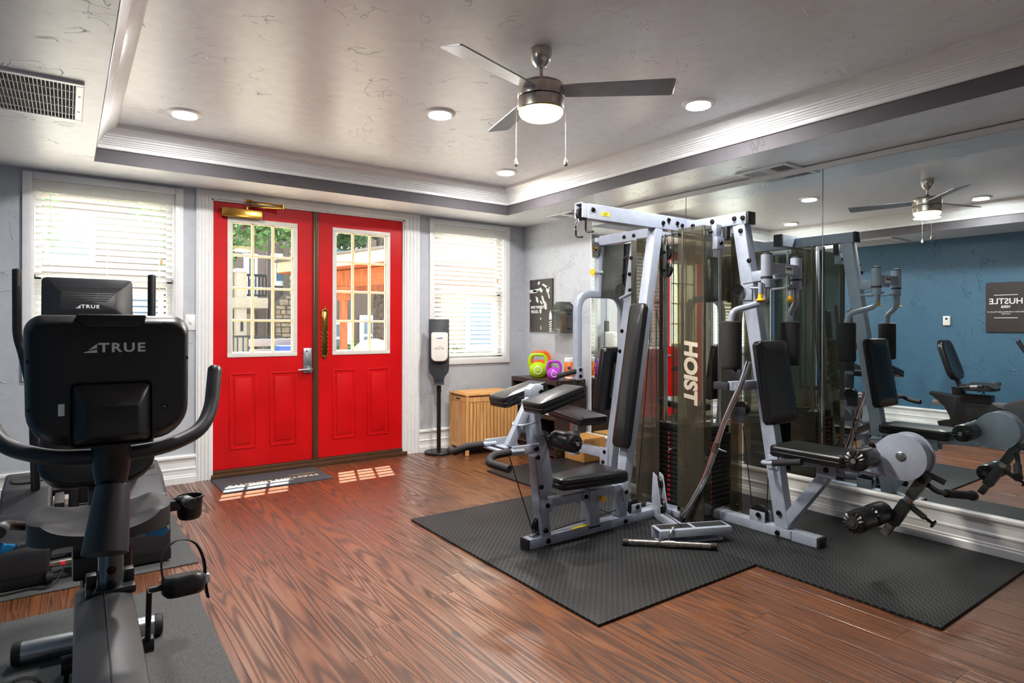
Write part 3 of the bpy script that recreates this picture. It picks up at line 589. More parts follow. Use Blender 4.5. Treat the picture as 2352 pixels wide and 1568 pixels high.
# base beams
z0, z1 = .0125, .064
gp('base_beam', box(NB(), (1.908, 2.494, z0), (2.96, 2.559, z1), .005)); gp('end_cap', box(NB(), (1.895, 2.493, z0), (1.909, 2.560, z1 + .001), .004), 'rubber_black')
gp('base_beam', box(NB(), (3.128, 1.662, z0), (3.198, 2.36, z1), .005)); gp('end_cap', box(NB(), (3.127, 1.648, z0), (3.199, 1.663, z1 + .001), .004), 'rubber_black')
gp('base_beam', box(NB(), (3.128, 2.70, z0), (3.198, 3.40, z1), .005)); gp('end_cap', box(NB(), (3.127, 3.40, z0), (3.199, 3.413, z1 + .001), .004), 'rubber_black')
bm = NB(); box(bm, (2.95, 2.40, z0), (3.33, 2.66, .048), .006); gp('tower_base', bm)
# uprights and top beams
A0, A1 = V((2.580, CY, z1 - .002)), V((2.884, CY, 1.742)); gp('upright', beam(NB(), A0, A1, .064, .065, (1, 0, 0), .006, 3))
B0, B1 = V((CX, 1.856, z1 - .002)), V((CX, 2.126, 1.738)); gp('upright', beam(NB(), B0, B1, .066, .078, (0, 1, 0), .006, 3))
C0, C1 = V((CX, 2 * CY - 1.860 + .005, z1 - .002)), V((CX, 2 * CY - 2.130, 1.738)); gp('upright', beam(NB(), C0, C1, .066, .072, (0, 1, 0), .006, 3))
gp('top_beam', box(NB(), (2.30, 2.494, 1.738), (3.355, 2.559, 1.824), .006, 3)); gp('end_cap', box(NB(), (3.355, 2.493, 1.737), (3.372, 2.560, 1.825), .005), 'rubber_black')
gp('top_beam', box(NB(), (3.128, 2.075, 1.736), (3.198, 2.494, 1.806), .006, 3)); gp('end_cap', box(NB(), (3.127, 2.058, 1.735), (3.199, 2.076, 1.807), .005), 'rubber_black')
gp('top_beam', box(NB(), (3.128, 2.559, 1.736), (3.198, 3.27, 1.806), .006, 3))
for x, z in ((2.34, 1.79), (2.915, 1.775), (2.965, 1.797), (3.045, 1.785), (3.09, 1.775)): bolt((x, 2.494, z), nY)
for y, z in ((2.15, 1.775), (2.30, 1.778), (2.095, 1.772), (2.44, 1.77), (2.93, 1.77), (3.02, 1.77), (2.72, 1.77)): bolt((3.128, y, z), nX)
lb = gp('warning_label', box(NB(), (2.405, 2.4925, 1.765), (2.465, 2.495, 1.788)), 'label_yellow'); text('DO NOT', FY((2.435, 2.4923, 1.781)), .008, 'print_dark', lb); text('REMOVE', FY((2.435, 2.4923, 1.772)), .007, 'print_dark', lb)
# pulldown end of the top beam: open channel with hooks and snap link
bm = NB(); box(bm, (2.262, 2.494, 1.742), (2.30, 2.501, 1.826), .002); box(bm, (2.262, 2.552, 1.742), (2.30, 2.559, 1.826), .002); box(bm, (2.262, 2.494, 1.819), (2.30, 2.559, 1.826), .002); gp('pulldown_head', bm)
pulley((2.285, CY, 1.765), (0, 1, 0), .034)
gp('bar_hook', tube(NB(), [(2.292, 2.50, 1.75), (2.292, 2.50, 1.665), (2.292, 2.44, 1.66)], .0055, 10, .02), 'bolt_dark'); gp('bar_hook', tube(NB(), [(2.268, 2.553, 1.70), (2.268, 2.553, 1.64), (2.268, 2.50, 1.636)], .0055, 10, .02), 'bolt_dark')
gp('snap_link', tube(NB(), [(2.268, 2.535, 1.742), (2.262, 2.545, 1.72), (2.264, 2.56, 1.69), (2.268, 2.553, 1.672), (2.272, 2.54, 1.69), (2.272, 2.53, 1.72), (2.268, 2.535, 1.742)], .0035, 8, .01), 'steel_satin')
# station A: front post, crossbar, seat, back pad, curl pads, leg rollers
def zx(z): return 2.022 + (z - .064) * (-.078 / .65)
gp('front_post', beam(NB(), (zx(.064), CY, .06), (zx(.72), CY, .73), .062, .062, (1, 0, 0), .006, 3))
gp('post_gusset', prism(NB(), [(zx(.28) - .02, .27), (zx(.28) + .045, .28), (zx(.36) + .068, .36), (zx(.5) + .052, .52), (zx(.58) + .035, .58), (zx(.58) - .03, .58)], frameM((1, 0, 0), (0, 0, 1), (0, -1, 0), (0, 2.497, 0)), .012, .003))
gp('post_gusset', prism(NB(), [(zx(.66) - .03, .69), (zx(.66) - .03, .735), (zx(.7) + .085, .745), (zx(.7) + .07, .70), (zx(.66) + .035, .67)], frameM((1, 0, 0), (0, 0, 1), (0, -1, 0), (0, 2.55, 0)), .05, .003))
gp('lower_crossbar', box(NB(), (2.03, 2.500, .203), (2.60, 2.553, .248), .005)); gp('joint_plate', box(NB(), (1.985, 2.490, .185), (2.055, 2.498, .26), .003)); gp('joint_plate', box(NB(), (2.27, 2.489, .20), (2.31, 2.50, .248), .003)); gp('joint_plate', box(NB(), (2.575, 2.488, .15), (2.62, 2.496, .26), .003))
for x, z in ((2.022, .222), (2.29, .225), (2.598, .205), (2.010, .095), (2.03, .036), (1.978, .325), (1.955, .48), (2.60, .036)): bolt((x, 2.490 if z > .06 else 2.494, z), nY)
sp = gp('seat_sleeve', box(NB(), (2.318, 2.488, .05), (2.392, 2.566, .252), .005)); gp('seat_stem', box(NB(), (2.333, 2.505, .24), (2.377, 2.549, .305), .003), 'steel_satin'); gp('seat_foot', box(NB(), (2.316, 2.486, .046), (2.394, 2.568, .056), .002), 'rubber_black')
kn = NB(); cyl(kn, (2.385, 2.488, .205), (2.385, 2.462, .205), .008, seg=14); cyl(kn, (2.385, 2.466, .205), (2.385, 2.452, .205), .012, .022, 20, .003); gp('pull_knob', kn, 'knob_yellow'); 
gp('range_strip', box(NB(), (2.20, 2.4935, .0625), (2.316, 2.52, .0655)), 'label_yellow')
# seat A tapers to the front
def taper_pad(bm, xf, xb, hf, hb, yc, zt, th, r=.03):
    o = []
    for (px, py) in rrect(1, 1, .12, 5): h = hf + (hb - hf) * (px + .5); o.append((xf + (xb - xf) * (px + .5), py * 2 * h))
    cx = (xf + xb) / 2; o = [(a - cx, b) for a, b in o]
    return loft(bm, o, FZ((cx, yc, zt - th)), [(.97, .96, 0), (1, 1, .008), (1, 1, th * .45), (.99, .98, th * .5), (1, 1, th * .55), (1, 1, th - .014), (.985, .97, th - .004), (.95, .92, th), (.5, .5, th + .006)])
gp('seat', taper_pad(NB(), 2.085, 2.525, .075, .142, CY - .005, .352, .058), 'vinyl_black')
ua = (A1 - A0).normalized(); pn = V((-ua.z, 0, ua.x))         # back pad leans with the upright
pc = A0 + ua * .81 + pn * .036; gp('back_pad', padm(NB(), frameM((0, -1, 0), ua, pn, pc), .116, .85, .040, .022), 'vinyl_black')
sl = math.atan2(.055, .225)
for yc in (2.378, 2.676):
    mx = frameM((math.cos(sl), 0, math.sin(sl)), (0, 1, 0), (-math.sin(sl), 0, math.cos(sl)), (1.978, yc, .762)); gp('curl_pad', padm(NB(), mx, .300, .158, .056, .02), 'vinyl_black')
gp('pad_bracket', box(NB(), (1.93, 2.32, .738), (2.02, 2.73, .768), .004)); gp('pad_bumper', box(NB(), (2.045, 2.40, .735), (2.085, 2.47, .778), .006), 'rubber_black')
# curl arm
gp('curl_arm', beam(NB(), (1.955, 2.527, .815), (1.800, 2.527, .545), .045, .036, (0, 1, 0), .004)); gp('arm_clevis', prism(NB(), [(-.045, -.035), (.045, -.02), (.045, .03), (-.01, .038), (-.045, .015)], FY((1.958, 2.552, .815)), .05, .006)); bolt((1.985, 2.502, .812), nY)
bm = NB(); box(bm, (1.735, 2.40, .525), (1.90, 2.412, .572), .003); box(bm, (1.735, 2.642, .525), (1.90, 2.654, .572), .003); box(bm, (1.735, 2.41, .525), (1.765, 2.645, .535), .002); box(bm, (1.79, 2.41, .53), (1.90, 2.645, .538), .002); gp('handle_bracket', bm); bolt((1.875, 2.40, .548), nY)
for s in (-1, 1):
    y = CY + s * .12
    gp('handle_bar', tube(NB(), [(1.80, y, .545), (1.70, y, .548)], .0135, 12)); gp('foam_grip', tube(NB(), [(1.72, y, .547), (1.615, y + s * .005, .545), (1.575, y + s * .03, .52), (1.60, y + s * .08, .512), (1.615, y + s * .145, .507)], .0185, 14, .05), 'foam_black')
bm = NB(); tube(bm, [(1.935, 2.47, .665), (1.865, 2.475, .655), (1.835, 2.527, .65), (1.865, 2.58, .655), (1.935, 2.585, .665)], .006, 8, .03, flat=(.02, .006)); gp('stop_loop', bm)
for a, b in ((2.285, 2.45), (2.604, 2.77)): gp('foam_roller', roller(NB(), (2.035, a, .572), (2.035, b, .572), .047), 'vinyl_black')
gp('roller_axle', cyl(NB(), (2.035, 2.27, .572), (2.035, 2.785, .572), .011), 'steel_satin'); gp('roller_arm', beam(NB(), (2.03, CY, .60), (2.0, CY, .52), .05, .02), 'pewter_lever')
pulley((2.005, CY, .115), (0, 1, 0), .05); cable([(1.79, CY, .53), (1.955, CY, .085)]); cable([(2.02, CY, .068), (2.56, CY, .098)]); gp('cable_clip', tube(NB(), [(1.955, CY, .10), (1.945, CY + .01, .085), (1.965, CY, .066), (1.975, CY - .01, .085), (1.955, CY, .10)], .003, 8), 'steel_satin'); gp('cable_lug', box(NB(), (1.94, 2.51, .062), (1.985, 2.545, .072), .002), 'steel_satin')
pulley((2.69, CY, .10), (0, 1, 0), .042); gp('pulley_bracket', box(NB(), (2.655, 2.496, .06), (2.735, 2.503, .118), .003)); bolt((2.70, 2.496, .10), nY); cable([(2.73, CY, .11), (2.905, CY, 1.72)])
# weight towers: shrouds
def shroud(lo, hi, name='shroud'): return gp(name, box(NB(), lo, hi, .002, 1), 'shroud_tint')
so = gp('shroud', box(box(NB(), (2.966, 2.250, .022), (2.970, 2.425, 1.735), .0015, 1), (2.975, 2.238, .022), (3.040, 2.242, 1.735), .0015, 1), 'shroud_tint', label='tinted cover with HOIST lettering')
gp('shroud_corner', cyl(NB(), (2.976, 2.248, .022), (2.976, 2.248, 1.735), .010, seg=12), 'shroud_tint')
gp('shroud', box(box(NB(), (2.966, 2.565, .022), (2.970, 2.757, 1.715), .0015, 1), (2.97, 2.755, .022), (3.03, 2.759, 1.715), .0015, 1), 'shroud_tint')
gp('shroud', box(NB(), (3.240, 2.246, .022), (3.318, 2.250, 1.715), .0015, 1), 'shroud_tint'); gp('shroud', box(NB(), (3.356, 2.25, .022), (3.360, 2.43, 1.715), .0015, 1), 'shroud_tint'); gp('shroud', box(NB(), (3.356, 2.60, .022), (3.360, 2.80, 1.715), .0015, 1), 'shroud_tint')
gp('shroud', box(NB(), (2.99, 2.822, .022), (3.09, 2.826, 1.715), .0015, 1), 'shroud_tint'); gp('shroud', box(NB(), (3.24, 2.822, .022), (3.34, 2.826, 1.715), .0015, 1), 'shroud_tint')
for p, n in (((2.966, 2.41, 1.70), nX), ((3.03, 2.238, 1.70), nY), ((2.966, 2.41, .07), nX), ((3.02, 2.238, .06), nY), ((3.30, 2.246, .07), nY)): bolt(p, n, .010)
text('HOIST', frameM((0, 0, -1), (0, -1, 0), (-1, 0, 0), (2.9655, 2.333, .888)), .125, 'hoist_print', so, off=.006, ext=.0003, sx=1.02, shear=.12)
# weight stacks
def stack(face, lo, hi, nl, numax):
    ps = None; n = 15; ph = .0292
    for i in range(n):
        z = .068 + (n - 1 - i) * ph; mx = M.Translation(((lo[0] + hi[0]) / 2, (lo[1] + hi[1]) / 2, z))
        if ps is None: ps = gp('weight_plate', box(NB(), (-(hi[0] - lo[0]) / 2, -(hi[1] - lo[1]) / 2, 0), ((hi[0] - lo[0]) / 2, (hi[1] - lo[1]) / 2, ph - .0035), .003, 2), 'iron_black'); ps.matrix_basis = mx; p = ps
        else: p = inst('weight_plate', ps, mx, gym)
        PW[p.name] = mx
        c = ((lo[0] + hi[0]) / 2, (lo[1] + hi[1]) / 2)
        fm_ = FX((lo[0] - .0006, c[1] + nl, z + .0125)) if face == 'x' else FY((c[0] - nl, lo[1] - .0006, z + .0125))
        text(str(i + 1), fm_, .022, 'number_red', p, 'number', .0009)
        hp_ = (lo[0] - .001, c[1] + nl - .045, z + .0125) if face == 'x' else (c[0] - nl + .04, lo[1] - .001, z + .0125)
        h2 = (hp_[0] + .002, hp_[1], hp_[2]) if face == 'x' else (hp_[0], hp_[1] + .002, hp_[2]); obj('pin_hole', cyl(NB(), hp_, h2, .0055, seg=10), 'rubber_black', p)
    zt = .068 + n * ph
    gp('stack_head', box(NB(), (lo[0] + .01, lo[1] + .01, zt), (hi[0] - .01, hi[1] - .01, zt + .045), .006), 'iron_black')
    d = (0, (hi[1] - lo[1]) * .3, 0) if face == 'x' else ((hi[0] - lo[0]) * .3, 0, 0); c = V(((lo[0] + hi[0]) / 2, (lo[1] + hi[1]) / 2, 0))
    for s in (-1, 1): q = c + V(d) * s; gp('guide_rod', cyl(NB(), (q.x, q.y, .05), (q.x, q.y, 1.735), .0095, seg=14), 'chrome')
    gp('selector_stem', cyl(NB(), (c.x, c.y, zt + .04), (c.x, c.y, zt + .09), .007, seg=10), 'steel_satin'); cable([(c.x, c.y, zt + .08), (c.x, c.y, 1.735)])
stack('x', (3.030, 2.432), (3.125, 2.665), -.005, 15); stack('y', (3.048, 2.285), (3.300, 2.380), .075, 15)
ps2 = None
for i in range(15):      # third stack, towards the chest press
    mx = M.Translation((3.17, 2.745, .068 + i * .0292))
    if ps2 is None: ps2 = gp('weight_plate', box(NB(), (-.125, -.045, 0), (.125, .045, .0257), .003, 2), 'iron_black'); ps2.matrix_basis = mx
    else: inst('weight_plate', ps2, mx, gym)
for q in (3.095, 3.245): gp('guide_rod', cyl(NB(), (q, 2.745, .05), (q, 2.745, 1.735), .0095, seg=14), 'chrome')
for p in ((3.078, 2.548, .068 + 11.5 * .0292), ): gp('selector_pin', tube(NB(), [(3.03, 2.50, .402), (3.0, 2.50, .402), (2.995, 2.515, .395)], .005, 8, .01), 'steel_satin')
# hanging double pulley block
bm = NB(); box(bm, (2.985, 2.528, 1.455), (2.992, 2.562, 1.655), .004); gp('pulley_block', bm, 'pewter_lever'); pulley((3.004, 2.545, 1.61), (1, 0, 0), .045); pulley((3.004, 2.545, 1.50), (1, 0, 0), .045)
for p in ((2.985, 2.545, 1.61), (2.985, 2.545, 1.50)): bolt(p, nX, .010)
for y in (2.50, 2.58): cable([(3.004, y, 1.50), (3.004, y, 1.74)])
cable([(3.004, 2.60, .50), (3.004, 2.585, 1.50)])
# right tower top brackets
gp('tower_bracket', box(NB(), (3.045, 2.205, 1.60), (3.115, 2.245, 1.672), .004)); bolt((3.08, 2.205, 1.637), nY); gp('tower_bracket', box(NB(), (3.05, 2.215, 1.67), (3.10, 2.25, 1.745), .003)); gp('bracket_bumper', box(NB(), (3.128, 2.20, 1.66), (3.165, 2.23, 1.735), .003), 'shell_grey')
# low row: pulley post, diagonal foot, foot plate
P0 = V((2.845, 2.455, 0)); FC = V((2.690, 2.105, 0)); fd = (FC - P0).normalized(); fx = V((-fd.y, fd.x, 0)) * -1
gp('low_row_strut', beam(NB(), P0 + V((0, 0, .036)), FC + V((0, 0, .036)), .05, .046, (0, 0, 1), .005))
M0 = frameM(V((fd.y, -fd.x, 0)) * -1, fd, (0, 0, 1), FC)
fp = NB(); box(fp, (-.205, -.05, .088), (.205, .055, .096), .004, 2, M0); box(fp, (-.205, .045, .056), (.205, .055, .094), .003, 2, M0); box(fp, (-.205, -.05, .03), (.205, -.04, .09), .003, 2, M0); box(fp, (-.19, -.05, .016), (.17, .03, .03), .003, 2, M0); fpo = gp('foot_plate', fp)
for a, b in ((-.19, -.01), (.01, .19)): gp('grip_tape', box(NB(), (a, -.035, .0962), (b, .03, .0974), .0, 1, M0), 'rubber_black', fpo)
mb = frameM(fd.cross(V((0, 0, 1))), (0, 0, 1), fd * -1, (2.845, 2.455, 0))
lr = NB()
for s in (-.024, .017): prism(lr, [(-.05, .02), (.05, .02), (.05, .12), (.0, .27), (-.045, .28), (-.06, .14)], frameM(fd, (0, 0, 1), fd.cross(V((0, 0, 1))), V((2.845, 2.455, 0)) + fd.cross(V((0, 0, 1))) * s), .007, .002)
box(lr, (-.03, -.022, .10), (.055, .022, .11), .002, 1, frameM(fd, fd.cross(V((0, 0, 1))) * -1, (0, 0, 1), (2.845, 2.455, 0))); gp('low_pulley_bracket', lr); side = fd.cross(V((0, 0, 1)))
pulley(V((2.845, 2.455, .10)) + fd * .02, side, .04); pulley(V((2.845, 2.455, .225)) - fd * .02, side, .036); bolt(V((2.845, 2.455, .10)) + fd * .02 - side * .026, -side, .01); bolt(V((2.845, 2.455, .225)) - fd * .02 - side * .026, -side, .01)
cable([V((2.845, 2.455, .068)) + fd * .05, (2.62, 2.115, .105)]); cable([V((2.83, 2.47, .26)), (3.0, 2.62, 1.50)])
# station B: seat beam, leg lever, back pad, pec arms
gp('seat_beam', beam(NB(), (CX, 1.93, .432), (CX, 1.36, .462), .055, .045)); gp('seat_brace', beam(NB(), (CX, 1.845, .095), (CX, 1.605, .425), .06, .055)); 
gp('joint_plate', box(NB(), (3.122, 1.565, .385), (3.130, 1.665, .455), .003)); gp('joint_plate', box(NB(), (3.196, 1.565, .385), (3.204, 1.665, .455), .003)); gp('joint_plate', box(NB(), (3.122, 1.875, .375), (3.130, 1.935, .45), .003)); gp('joint_plate', box(NB(), (3.122, 1.80, .02), (3.129, 1.90, .066), .003))
for y, z in ((1.612, .425), (1.905, .41), (1.868, .145), (1.875, .036), (1.99, .105), (2.055, 1.525), (2.045, 1.33), (2.11, 1.70)): bolt((3.122 if z < .5 else 3.13, y, z), nX)
gp('seat', padm(NB(), frameM((1, 0, 0), (0, 1, 0), (0, 0, 1), (CX, 1.675, .466)), .268, .40, .055, .03), 'vinyl_black')
ub = (B1 - B0).normalized(); pnb = V((0, -ub.z, ub.y)); pcb = B0 + ub * .785 + pnb * .043; gp('back_pad', padm(NB(), frameM((1, 0, 0), ub, pnb, pcb), .268, .455, .052, .025), 'vinyl_black')
def disc_plate(x, th):
    pts = [(1.255 - y, z) for y, z in ()]; out = []
    for i in range(22): a = math.radians(-100 + 235 * i / 21); out.append((1.262 - .108 * math.cos(a), .552 + .108 * math.sin(a)))
    out += [(1.44, .525), (1.46, .462)]
    return prism(NB(), out, frameM((0, 1, 0), (0, 0, 1), (1, 0, 0), (x, 0, 0)), th, .003)
dk = gp('cam_disc', disc_plate(3.112, .012)); gp('cam_disc', disc_plate(3.196, .012)); gp('cam_drum', cyl(NB(), (3.124, 1.262, .552), (3.197, 1.262, .552), .098, seg=48)); gp('disc_hub', lathe(NB(), [(.022, 0), (.022, .003), (.017, .007), (.012, .007), (.011, .010), (0, .010)], axisM((3.112, 1.262, .556), (3.0, 1.262, .556)), 20), 'steel_satin')
bm = NB(); tube(bm, [(3.135, 1.405, .575), (3.135, 1.385, .588), (3.135, 1.37, .582)], .008, 10); box(bm, (3.11, 1.37, .55), (3.16, 1.43, .575), .006); gp('adjust_bracket', bm); bolt((3.11, 1.385, .588), nX)
for a, b in ((2.915, 3.075), (3.235, 3.40)): gp('foam_roller', roller(NB(), (a, 1.375, .540), (b, 1.375, .540), .050), 'vinyl_black')
gp('roller_axle', cyl(NB(), (2.90, 1.375, .540), (3.42, 1.375, .540), .012), 'steel_satin')
l0, l1 = V((CX, 1.172, .485)), V((CX, 1.342, .185)); ld_ = (l1 - l0).normalized(); gp('leg_lever', beam(NB(), l0, l0 + ld_ * .135, .050, .044, (0, 1, 0), .003), 'pewter_lever'); gp('lever_bar', beam(NB(), l0 + ld_ * .10, l1 + ld_ * .02, .038, .034, (0, 1, 0), .002), 'worn_chrome'); gp('lever_sleeve', beam(NB(), l0 + ld_ * .165, l0 + ld_ * .300, .056, .048, (0, 1, 0), .003), 'pewter_lever'); bolt(l0 + ld_ * .03 + V((-.026, 0, 0)), nX)
rc = l0 + ld_ * .235
for a, b in ((2.835, 2.97), (2.985, 3.125)): gp('foam_roller', roller(NB(), (a, rc.y + .055, rc.z - .0), (b, rc.y + .055, rc.z), .050), 'vinyl_black')
gp('roller_axle', cyl(NB(), (2.825, rc.y + .055, rc.z), (3.14, rc.y + .055, rc.z), .014), 'pewter_lever')
gp('roller_cap', lathe(NB(), [(.027, -.001), (.026, .004), (0, .005)], axisM((2.832, rc.y + .055, rc.z), (2.7, rc.y + .055, rc.z)), 24), 'foam_black')
pk = l0 + ld_ * .19 + V((0, -.03, .0)); gp('adjust_pin', cyl(NB(), pk, pk + V((.0, -.055, -.035)), .013, seg=14), 'pewter_lever'); pe = pk + V((.0, -.055, -.035)); bm = NB(); cyl(bm, pe, pe + V((0, -.035, -.02)), .007, seg=12); cyl(bm, pe + V((0, -.03, -.018)), pe + V((0, -.036, -.021)), .02, .018, 16); gp('pin_knob', bm, 'bolt_dark')
hb = l0 + ld_ * .05; gp('peg', cyl(NB(), hb + V((.01, -.0, .05)), hb + V((.03, -.085, .012)), .013, seg=14), 'pewter_lever'); gp('handle_bar', tube(NB(), [hb + V((.02, -.02, -.01)), hb + V((.07, -.04, -.045)), hb + V((.14, -.055, -.06))], .012, 12, .03), 'pewter_lever'); gp('hand_grip', tube(NB(), [hb + V((.13, -.053, -.058)), hb + V((.30, -.10, -.085))], .019, 14), 'foam_black'); gp('grip_end', cyl(NB(), hb + V((.295, -.098, -.084)), hb + V((.312, -.103, -.087)), .023, seg=16), 'rubber_black')
gp('handle_bar', tube(NB(), [(3.14, 1.905, .425), (3.02, 1.905, .425), (2.99, 1.86, .432), (2.985, 1.80, .445)], .011, 12, .04)); gp('hand_grip', tube(NB(), [(2.985, 1.815, .442), (2.98, 1.66, .475)], .0165, 14), 'foam_black')
gp('handle_bar', tube(NB(), [(3.19, 1.905, .425), (3.31, 1.905, .425), (3.34, 1.86, .432), (3.345, 1.80, .445)], .011, 12, .04)); gp('hand_grip', tube(NB(), [(3.345, 1.815, .442), (3.35, 1.66, .475)], .0165, 14), 'foam_black')
pulley((CX, 2.005, .105), (1, 0, 0), .046); gp('pulley_bracket', box(NB(), (3.130, 1.955, .06), (3.137, 2.05, .122), .003)); gp('pulley_bracket', box(NB(), (3.188, 1.955, .06), (3.195, 2.05, .122), .003)); cable([(CX, 2.05, .11), (CX - .02, 2.10, .58)]); cable([(CX, 1.965, .11), (CX, 1.95, .42)])
bm = NB(); box(bm, (3.128, 2.075, .60), (3.135, 2.145, .69), .004); gp('pulley_housing', bm, 'shell_grey'); pulley((3.15, 2.11, .68), (1, 0, 0), .042); bm = NB(); box(bm, (3.12, 2.10, .845), (3.128, 2.165, .93), .004); gp('pulley_housing', bm, 'shell_grey'); bolt((3.12, 2.135, .905), nX, .01)
gp('bar_rest', beam(NB(), (2.985, 2.08, .822), (3.14, 2.02, .826), .035, .05)); gp('rest_plate', box(NB(), (2.965, 2.08, .80), (2.992, 2.17, .84), .002), 'shell_grey')
# pec station
PZ = 1.46; gp('pec_boom', beam(NB(), (CX, 2.07, 1.43), (CX, 1.87, 1.445), .06, .058)); pcx = gp('pec_crossbar', box(NB(), (3.02, 1.855, 1.432), (3.307, 1.905, 1.492), .004))
lbp = gp('brand_label', box(NB(), (3.155, 1.8525, 1.44), (3.235, 1.856, 1.482), .001, 1), 'print_white'); text('HOIST', FY((3.195, 1.852, 1.466)), .024, 'print_dark', lbp, off=.0008)
for s in (-1, 1):
    x = CX + s * .1435; gp('pivot_tube', cyl(NB(), (x, 1.877, 1.415), (x, 1.877, 1.535), .030, seg=24, bev=.003)); gp('pivot_cap', lathe(NB(), [(.027, 0), (.026, .008), (.012, .012), (0, .012)], M.Translation((x, 1.877, 1.534)), 20), 'rubber_black'); gp('bearing_ring', cyl(NB(), (x, 1.877, 1.407), (x, 1.877, 1.416), .031), 'rubber_black'); gp('pivot_sleeve', cyl(NB(), (x, 1.877, 1.36), (x, 1.877, 1.408), .028, seg=24))
    px, py = CX + s * .288, 1.995
    gp('pec_arm', tube(NB(), [(x, 1.877, 1.37), (x, 1.877, 1.285), (px - s * .005, py - .005, 1.235), (px, py, 1.17)], .0165, 16, .05)); gp('pec_pad', lathe(NB(), [(0, .925), (.048, .925), (.054, .933), (.055, .95), (.055, 1.165), (.053, 1.176), (.045, 1.18), (0, 1.18)], M.Translation((px, py, 0)), 28), 'foam_black')
    bm = NB(); tube(bm, [(x - s * .02, 1.86, 1.375), (x - s * .10 - .0, 1.93, 1.362), (CX + s * .07, 2.02, 1.365)], .01, 8, .05, flat=(.045, .012)); gp('cam_arm', bm)
    kx = x - .045; gp('pin_housing', cyl(NB(), (kx, 1.885, 1.325), (kx, 1.885, 1.385), .012, seg=14)); bm = NB(); lathe(bm, [(0, .0), (.024, .0), (.026, .005), (.014, .012), (.012, .036), (0, .036)], M.Translation((kx, 1.885, 1.288)), 20); gp('pull_knob', bm, 'knob_yellow')
gp('cable_pulley_plate', box(NB(), (3.118, 2.03, 1.30), (3.128, 2.10, 1.38), .003)); pulley((3.085, 2.10, 1.355), (.8, .6, 0), .036); cable([(3.08, 2.06, 1.39), (3.10, 1.99, 1.40)]); cable([(3.09, 2.12, 1.33), (3.11, 2.14, .93)])
# station C: chest press
pv = gp('press_pivot', prism(NB(), [(-.035, -.06), (.03, -.06), (.035, .0), (.01, .045), (-.035, .06)], FX((3.128, 3.285, 1.715)), .02, .004), 'pewter_lever'); gp('pivot_cap', lathe(NB(), [(.018, 0), (.016, .008), (.009, .014), (0, .014)], axisM((3.108, 3.285, 1.715), (3.0, 3.285, 1.715)), 18), 'brass')
gp('press_arm', box(NB(), (3.135, 3.275, 1.375), (3.19, 3.325, 1.80), .005, 2)); gp('press_arm_cap', box(NB(), (3.134, 3.274, 1.798), (3.191, 3.326, 1.808), .003), 'rubber_black')
gp('press_yoke', tube(NB(), [(2.948, 3.30, .775), (2.948, 3.30, 1.385), (3.392, 3.30, 1.385), (3.392, 3.30, .775)], .03, 16, .13, flat=(.055, .048)))
cp = gp('range_plate', prism(NB(), [(3.05, 1.73), (3.245, 1.735), (3.275, 1.36), (3.07, 1.365)], frameM((0, 1, 0), (0, 0, 1), (-1, 0, 0), (3.166, 0, 0)), .012, .003), 'pewter_lever'); gp('range_plate', prism(NB(), [(2.985, 1.725), (3.10, 1.73), (3.13, 1.40), (3.02, 1.38)], frameM((0, 1, 0), (0, 0, 1), (-1, 0, 0), (3.20, 0, 0)), .03, .003), 'iron_black')
bm = NB(); lathe(bm, [(0, 0), (.024, 0), (.026, .006), (.014, .012), (.012, .03), (0, .03)], axisM((3.09, 3.30, 1.545), (3.2, 3.30, 1.545)), 20); gp('pull_knob', bm, 'knob_yellow'); gp('pin_housing', cyl(NB(), (3.112, 3.30, 1.545), (3.16, 3.26, 1.545), .012, seg=14))
pulley((3.155, 3.07, 1.40), (1, 0, 0), .05)
for a, b in (((3.15, 3.06, 1.62), (3.15, 2.96, 1.66)), ((3.15, 3.07, 1.50), (3.15, 2.95, 1.62)), ((3.15, 3.06, 1.45), (3.15, 2.95, 1.50)), ((3.15, 3.05, 1.38), (3.15, 2.93, 1.47))): cable([a, b])
gp('stop_rod', cyl(NB(), (3.13, 3.06, 1.345), (3.13, 2.94, 1.385), .011, seg=12))
for s, x in ((-1, 2.948), (1, 3.392)):
    gp('grip_mount', box(NB(), (x - .028, 3.268, .77), (x + .028, 3.278, .86), .003)); bolt((x, 3.268, .845), nY, .011); bolt((x, 3.268, .80), nY, .011)
    gp('hand_grip', tube(NB(), [(x + s * .01, 3.285, .835), (x + s * .035, 3.30, .83), (x + s * .15, 3.34, .80)], .017, 14, .02), 'foam_black'); gp('hand_grip', tube(NB(), [(x, 3.30, .775), (x + s * .02, 3.33, .66)], .0165, 14), 'foam_black')
uc = (C1 - C0).normalized(); pnc = V((0, uc.z, -uc.y)); pcc = C0 + uc * .71 + pnc * .062; gp('back_pad', padm(NB(), frameM((-1, 0, 0), uc, pnc, pcc), .25, .46, .06, .03), 'vinyl_black'); gp('pad_plate', beam(NB(), C0 + uc * .58 + pnc * .050, C0 + uc * .83 + pnc * .050, .05, .03, (0, 1, 0), .003), 'pewter_lever')
gp('seat_rail', beam(NB(), (CX, 3.22, .235), (CX, 3.60, .235), .05, .062)); gp('joint_plate', box(NB(), (3.120, 3.17, .15), (3.130, 3.25, .285), .003)); bolt((3.12, 3.20, .255), nX); bolt((3.12, 3.215, .18), nX)
gp('seat_sleeve', box(NB(), (3.128, 3.545, .17), (3.198, 3.615, .345), .005)); gp('seat_stem', box(NB(), (3.142, 3.558, .34), (3.184, 3.602, .47), .003), 'steel_satin')
gp('seat', padm(NB(), frameM((1, 0, 0), (0, math.cos(.10), math.sin(.10)), (0, -math.sin(.10), math.cos(.10)), (CX, 3.54, .445)), .28, .40, .055, .03), 'vinyl_black')
